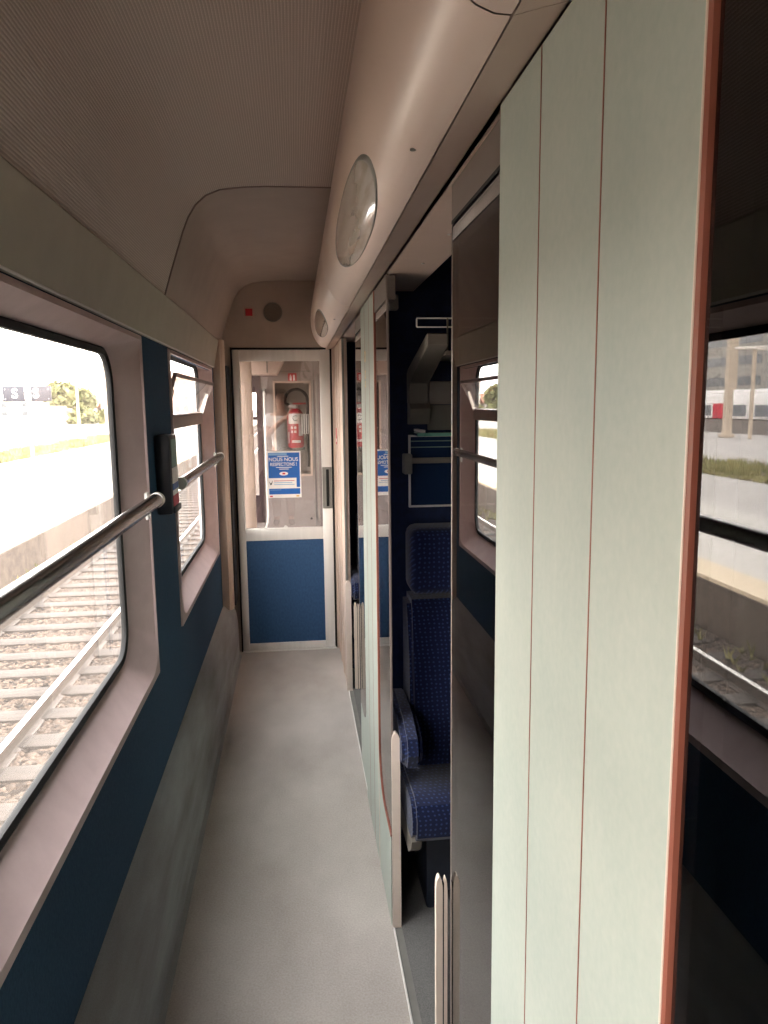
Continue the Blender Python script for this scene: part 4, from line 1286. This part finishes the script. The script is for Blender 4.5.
tree('smaller tree beside the rounded tree beyond the S signs', -37.8, 140, 5.6, 2.4, 2)
tree('low bush at the foot of the pale apartment block', -26.6, 112, 2.2, 1.6, 3, True)
tree('low bush between the two catenary masts', -23.2, 115, 2.0, 1.5, 4, True)
tree('bush left of the catenary masts', -30.8, 114, 2.4, 1.9, 5, True)
tree('tall tree beside the office block, seen only reflected', -72, 100, 11.0, 4.5, 6)

# ------------------------------------------------------------------ the photographer (seen as a faint reflection in the end door)
PX, PY = -0.185, -0.50
def skin_body(name, joints, edges, mat, parent, sub=2):
    me = bpy.data.meshes.new(name)
    names = list(joints)
    me.from_pydata([joints[n][0] for n in names], [(names.index(a), names.index(b)) for a, b in edges], [])
    me.materials.append(MT[mat])
    o = bpy.data.objects.new(name, me); COL.objects.link(o)
    if parent: o.parent = parent
    o.modifiers.new('skin', 'SKIN').use_smooth_shade = True
    if not me.skin_vertices:
        bm = bmesh.new(); bm.from_mesh(me); bm.verts.layers.skin.verify(); bm.to_mesh(me); bm.free()
    for i, n in enumerate(names):
        r = joints[n][1]
        me.skin_vertices[0].data[i].radius = r if isinstance(r, tuple) else (r, r)
    me.skin_vertices[0].data[0].use_root = True
    s = o.modifiers.new('sub', 'SUBSURF'); s.levels = sub; s.render_levels = sub
    return o
t = thing('person', 'person in pale t-shirt holding up a phone, standing in the corridor', 'person', (PX, PY, 0))
J = {}
def j(n, x, y, z, r): J[n] = ((PX + x, PY + y, z), r)
j('pelvis', 0, 0, 0.96, (0.125, 0.10)); j('waist', 0, 0, 1.10, (0.12, 0.095)); j('chest', 0, 0.01, 1.32, (0.135, 0.105)); j('upper', 0, 0, 1.44, (0.11, 0.085))
j('neck', 0, 0.0, 1.53, 0.050); j('jaw', 0, 0.025, 1.620, (0.068, 0.078)); j('face', 0, 0.012, 1.69, (0.082, 0.094)); j('crown', 0, 0.0, 1.765, (0.062, 0.075))
E_ = [('pelvis', 'waist'), ('waist', 'chest'), ('chest', 'upper'), ('upper', 'neck'), ('neck', 'jaw'), ('jaw', 'face'), ('face', 'crown')]
for s, n in ((-1, 'l'), (1, 'r')):
    j('sh' + n, s * 0.165, 0, 1.45, 0.052); j('el' + n, s * 0.20, 0.12, 1.20, 0.042)
    hx = 0.185 + s * 0.062
    j('fa' + n, (s * 0.20 + hx) / 2 + 0.0, 0.26, 1.36, 0.036); j('wr' + n, hx, 0.385, 1.475, 0.026); j('pa' + n, hx + s * -0.006, 0.415, 1.53, (0.026, 0.017))
    E_ += [('upper', 'sh' + n), ('sh' + n, 'el' + n), ('el' + n, 'fa' + n), ('fa' + n, 'wr' + n), ('wr' + n, 'pa' + n)]
    j('hip' + n, s * 0.09, 0, 0.90, 0.085); j('kn' + n, s * 0.095, 0.015, 0.50, 0.058); j('ca' + n, s * 0.095, -0.01, 0.36, 0.055); j('an' + n, s * 0.095, -0.02, 0.09, 0.038); j('toe' + n, s * 0.105, 0.14, 0.035, 0.032)
    E_ += [('pelvis', 'hip' + n), ('hip' + n, 'kn' + n), ('kn' + n, 'ca' + n), ('ca' + n, 'an' + n), ('an' + n, 'toe' + n)]
    for q in range(4):
        zz = 1.525 + q * 0.019; L = (0.85, 1.0, 0.95, 0.8)[3 - q]
        j('f%s%da' % (n, q), hx - s * 0.004, 0.44, zz, 0.0085); j('f%s%db' % (n, q), hx - s * 0.006, 0.462 + 0.006 * L, zz + 0.008, 0.008)
        j('f%s%dc' % (n, q), hx - s * (0.022 + 0.010 * L), 0.474, zz + 0.010, 0.007)
        E_ += [('pa' + n, 'f%s%da' % (n, q)), ('f%s%da' % (n, q), 'f%s%db' % (n, q)), ('f%s%db' % (n, q), 'f%s%dc' % (n, q))]
    j('th%sa' % n, hx - s * 0.02, 0.42, 1.515, 0.010); j('th%sb' % n, hx - s * 0.04, 0.432, 1.54, 0.009)
    E_ += [('pa' + n, 'th%sa' % n), ('th%sa' % n, 'th%sb' % n)]
body = skin_body('body', J, E_, 'skin', t)
J2 = {k: v for k, v in J.items()}
def grow(keys, edges, name, mat, extra):
    d = {}
    for k in keys:
        p, r = J2[k]
        r = tuple(q + extra for q in r) if isinstance(r, tuple) else r + extra
        d[k] = (p, r)
    return skin_body(name, d, edges, mat, t)
J2['slv_l'] = ((PX - 0.19, PY + 0.07, 1.30), 0.05); J2['slv_r'] = ((PX + 0.19, PY + 0.07, 1.30), 0.05)
J2['hem'] = ((PX, PY, 0.865), (0.135, 0.11))
grow(['chest', 'waist', 'pelvis', 'hem', 'upper', 'shl', 'shr', 'slv_l', 'slv_r'], [('hem', 'pelvis'), ('pelvis', 'waist'), ('waist', 'chest'), ('chest', 'upper'), ('upper', 'shl'), ('upper', 'shr'), ('shl', 'slv_l'), ('shr', 'slv_r')], 't_shirt', 'shirt', 0.016)
J2['pel2'] = ((PX, PY, 0.95), (0.105, 0.085))
grow(['pel2', 'hipl', 'hipr', 'knl', 'knr', 'cal', 'car', 'anl', 'anr'], [('pel2', 'hipl'), ('pel2', 'hipr'), ('hipl', 'knl'), ('knl', 'cal'), ('cal', 'anl'), ('hipr', 'knr'), ('knr', 'car'), ('car', 'anr')], 'trousers', 'trousers', 0.016)
for s, n in ((-1, 'l'), (1, 'r')):
    skin_body('shoe', {'a': ((PX + s * 0.096, PY - 0.04, 0.05), 0.046), 'b': ((PX + s * 0.1, PY + 0.05, 0.045), 0.045), 'c': ((PX + s * 0.106, PY + 0.16, 0.04), 0.038)}, [('a', 'b'), ('b', 'c')], 'shoe', t)
bm = bmesh.new()
bmesh.ops.create_uvsphere(bm, u_segments=24, v_segments=16, radius=1)
for v in bm.verts:
    v.co = Vector((PX + v.co.x * 0.090, PY - 0.018 + v.co.y * 0.100, 1.735 + v.co.z * 0.092))
bmesh.ops.delete(bm, geom=[v for v in bm.verts if v.co.z < 1.65 or (v.co.y > PY + 0.045 and v.co.z < 1.765)], context='VERTS')
link_mesh('hair', bm, 'hair', t)
bm = bmesh.new()
for s in (-1, 1):
    cyl(bm, (PX + s * 0.030, PY + 0.100, 1.70), 0.010, 0.01, 'y', 12)
link_mesh('eyes', bm, 'black_print', t)
bm = bmesh.new(); loft(bm, [[(PX - 0.012, PY + 0.098, 1.66), (PX + 0.012, PY + 0.098, 1.66), (PX, PY + 0.10, 1.70)], [(PX - 0.008, PY + 0.122, 1.662), (PX + 0.008, PY + 0.122, 1.662), (PX, PY + 0.104, 1.698)]], cap=True)
link_mesh('nose', bm, 'skin', t)
bm = bmesh.new(); box(bm, PX - 0.024, PX + 0.024, PY + 0.092, PY + 0.104, 1.628, 1.636, 0.003); link_mesh('mouth', bm, 'red_print', t)
for s in (-1, 1):
    bm = bmesh.new(); box(bm, PX + s * 0.082 - 0.006, PX + s * 0.082 + 0.006, PY - 0.012, PY + 0.016, 1.665, 1.715, 0.005); link_mesh('ear', bm, 'skin', t)
rebase(t)
t = thing('phone', 'dark phone held upright in both hands of the person', 'phone', (0, -0.03, 1.53))
bm = bmesh.new(); prism(bm, rrect(-0.058, 0.058, 1.512, 1.588, 0.010, 4), 'y', -0.034, -0.026); link_mesh('phone_body', bm, 'dark_plastic', t); rebase(t)

# every labelled top-level object is a thing unless it says otherwise
for o in bpy.data.objects:
    if o.parent is None and 'label' in o and 'kind' not in o:
        o['kind'] = 'thing'
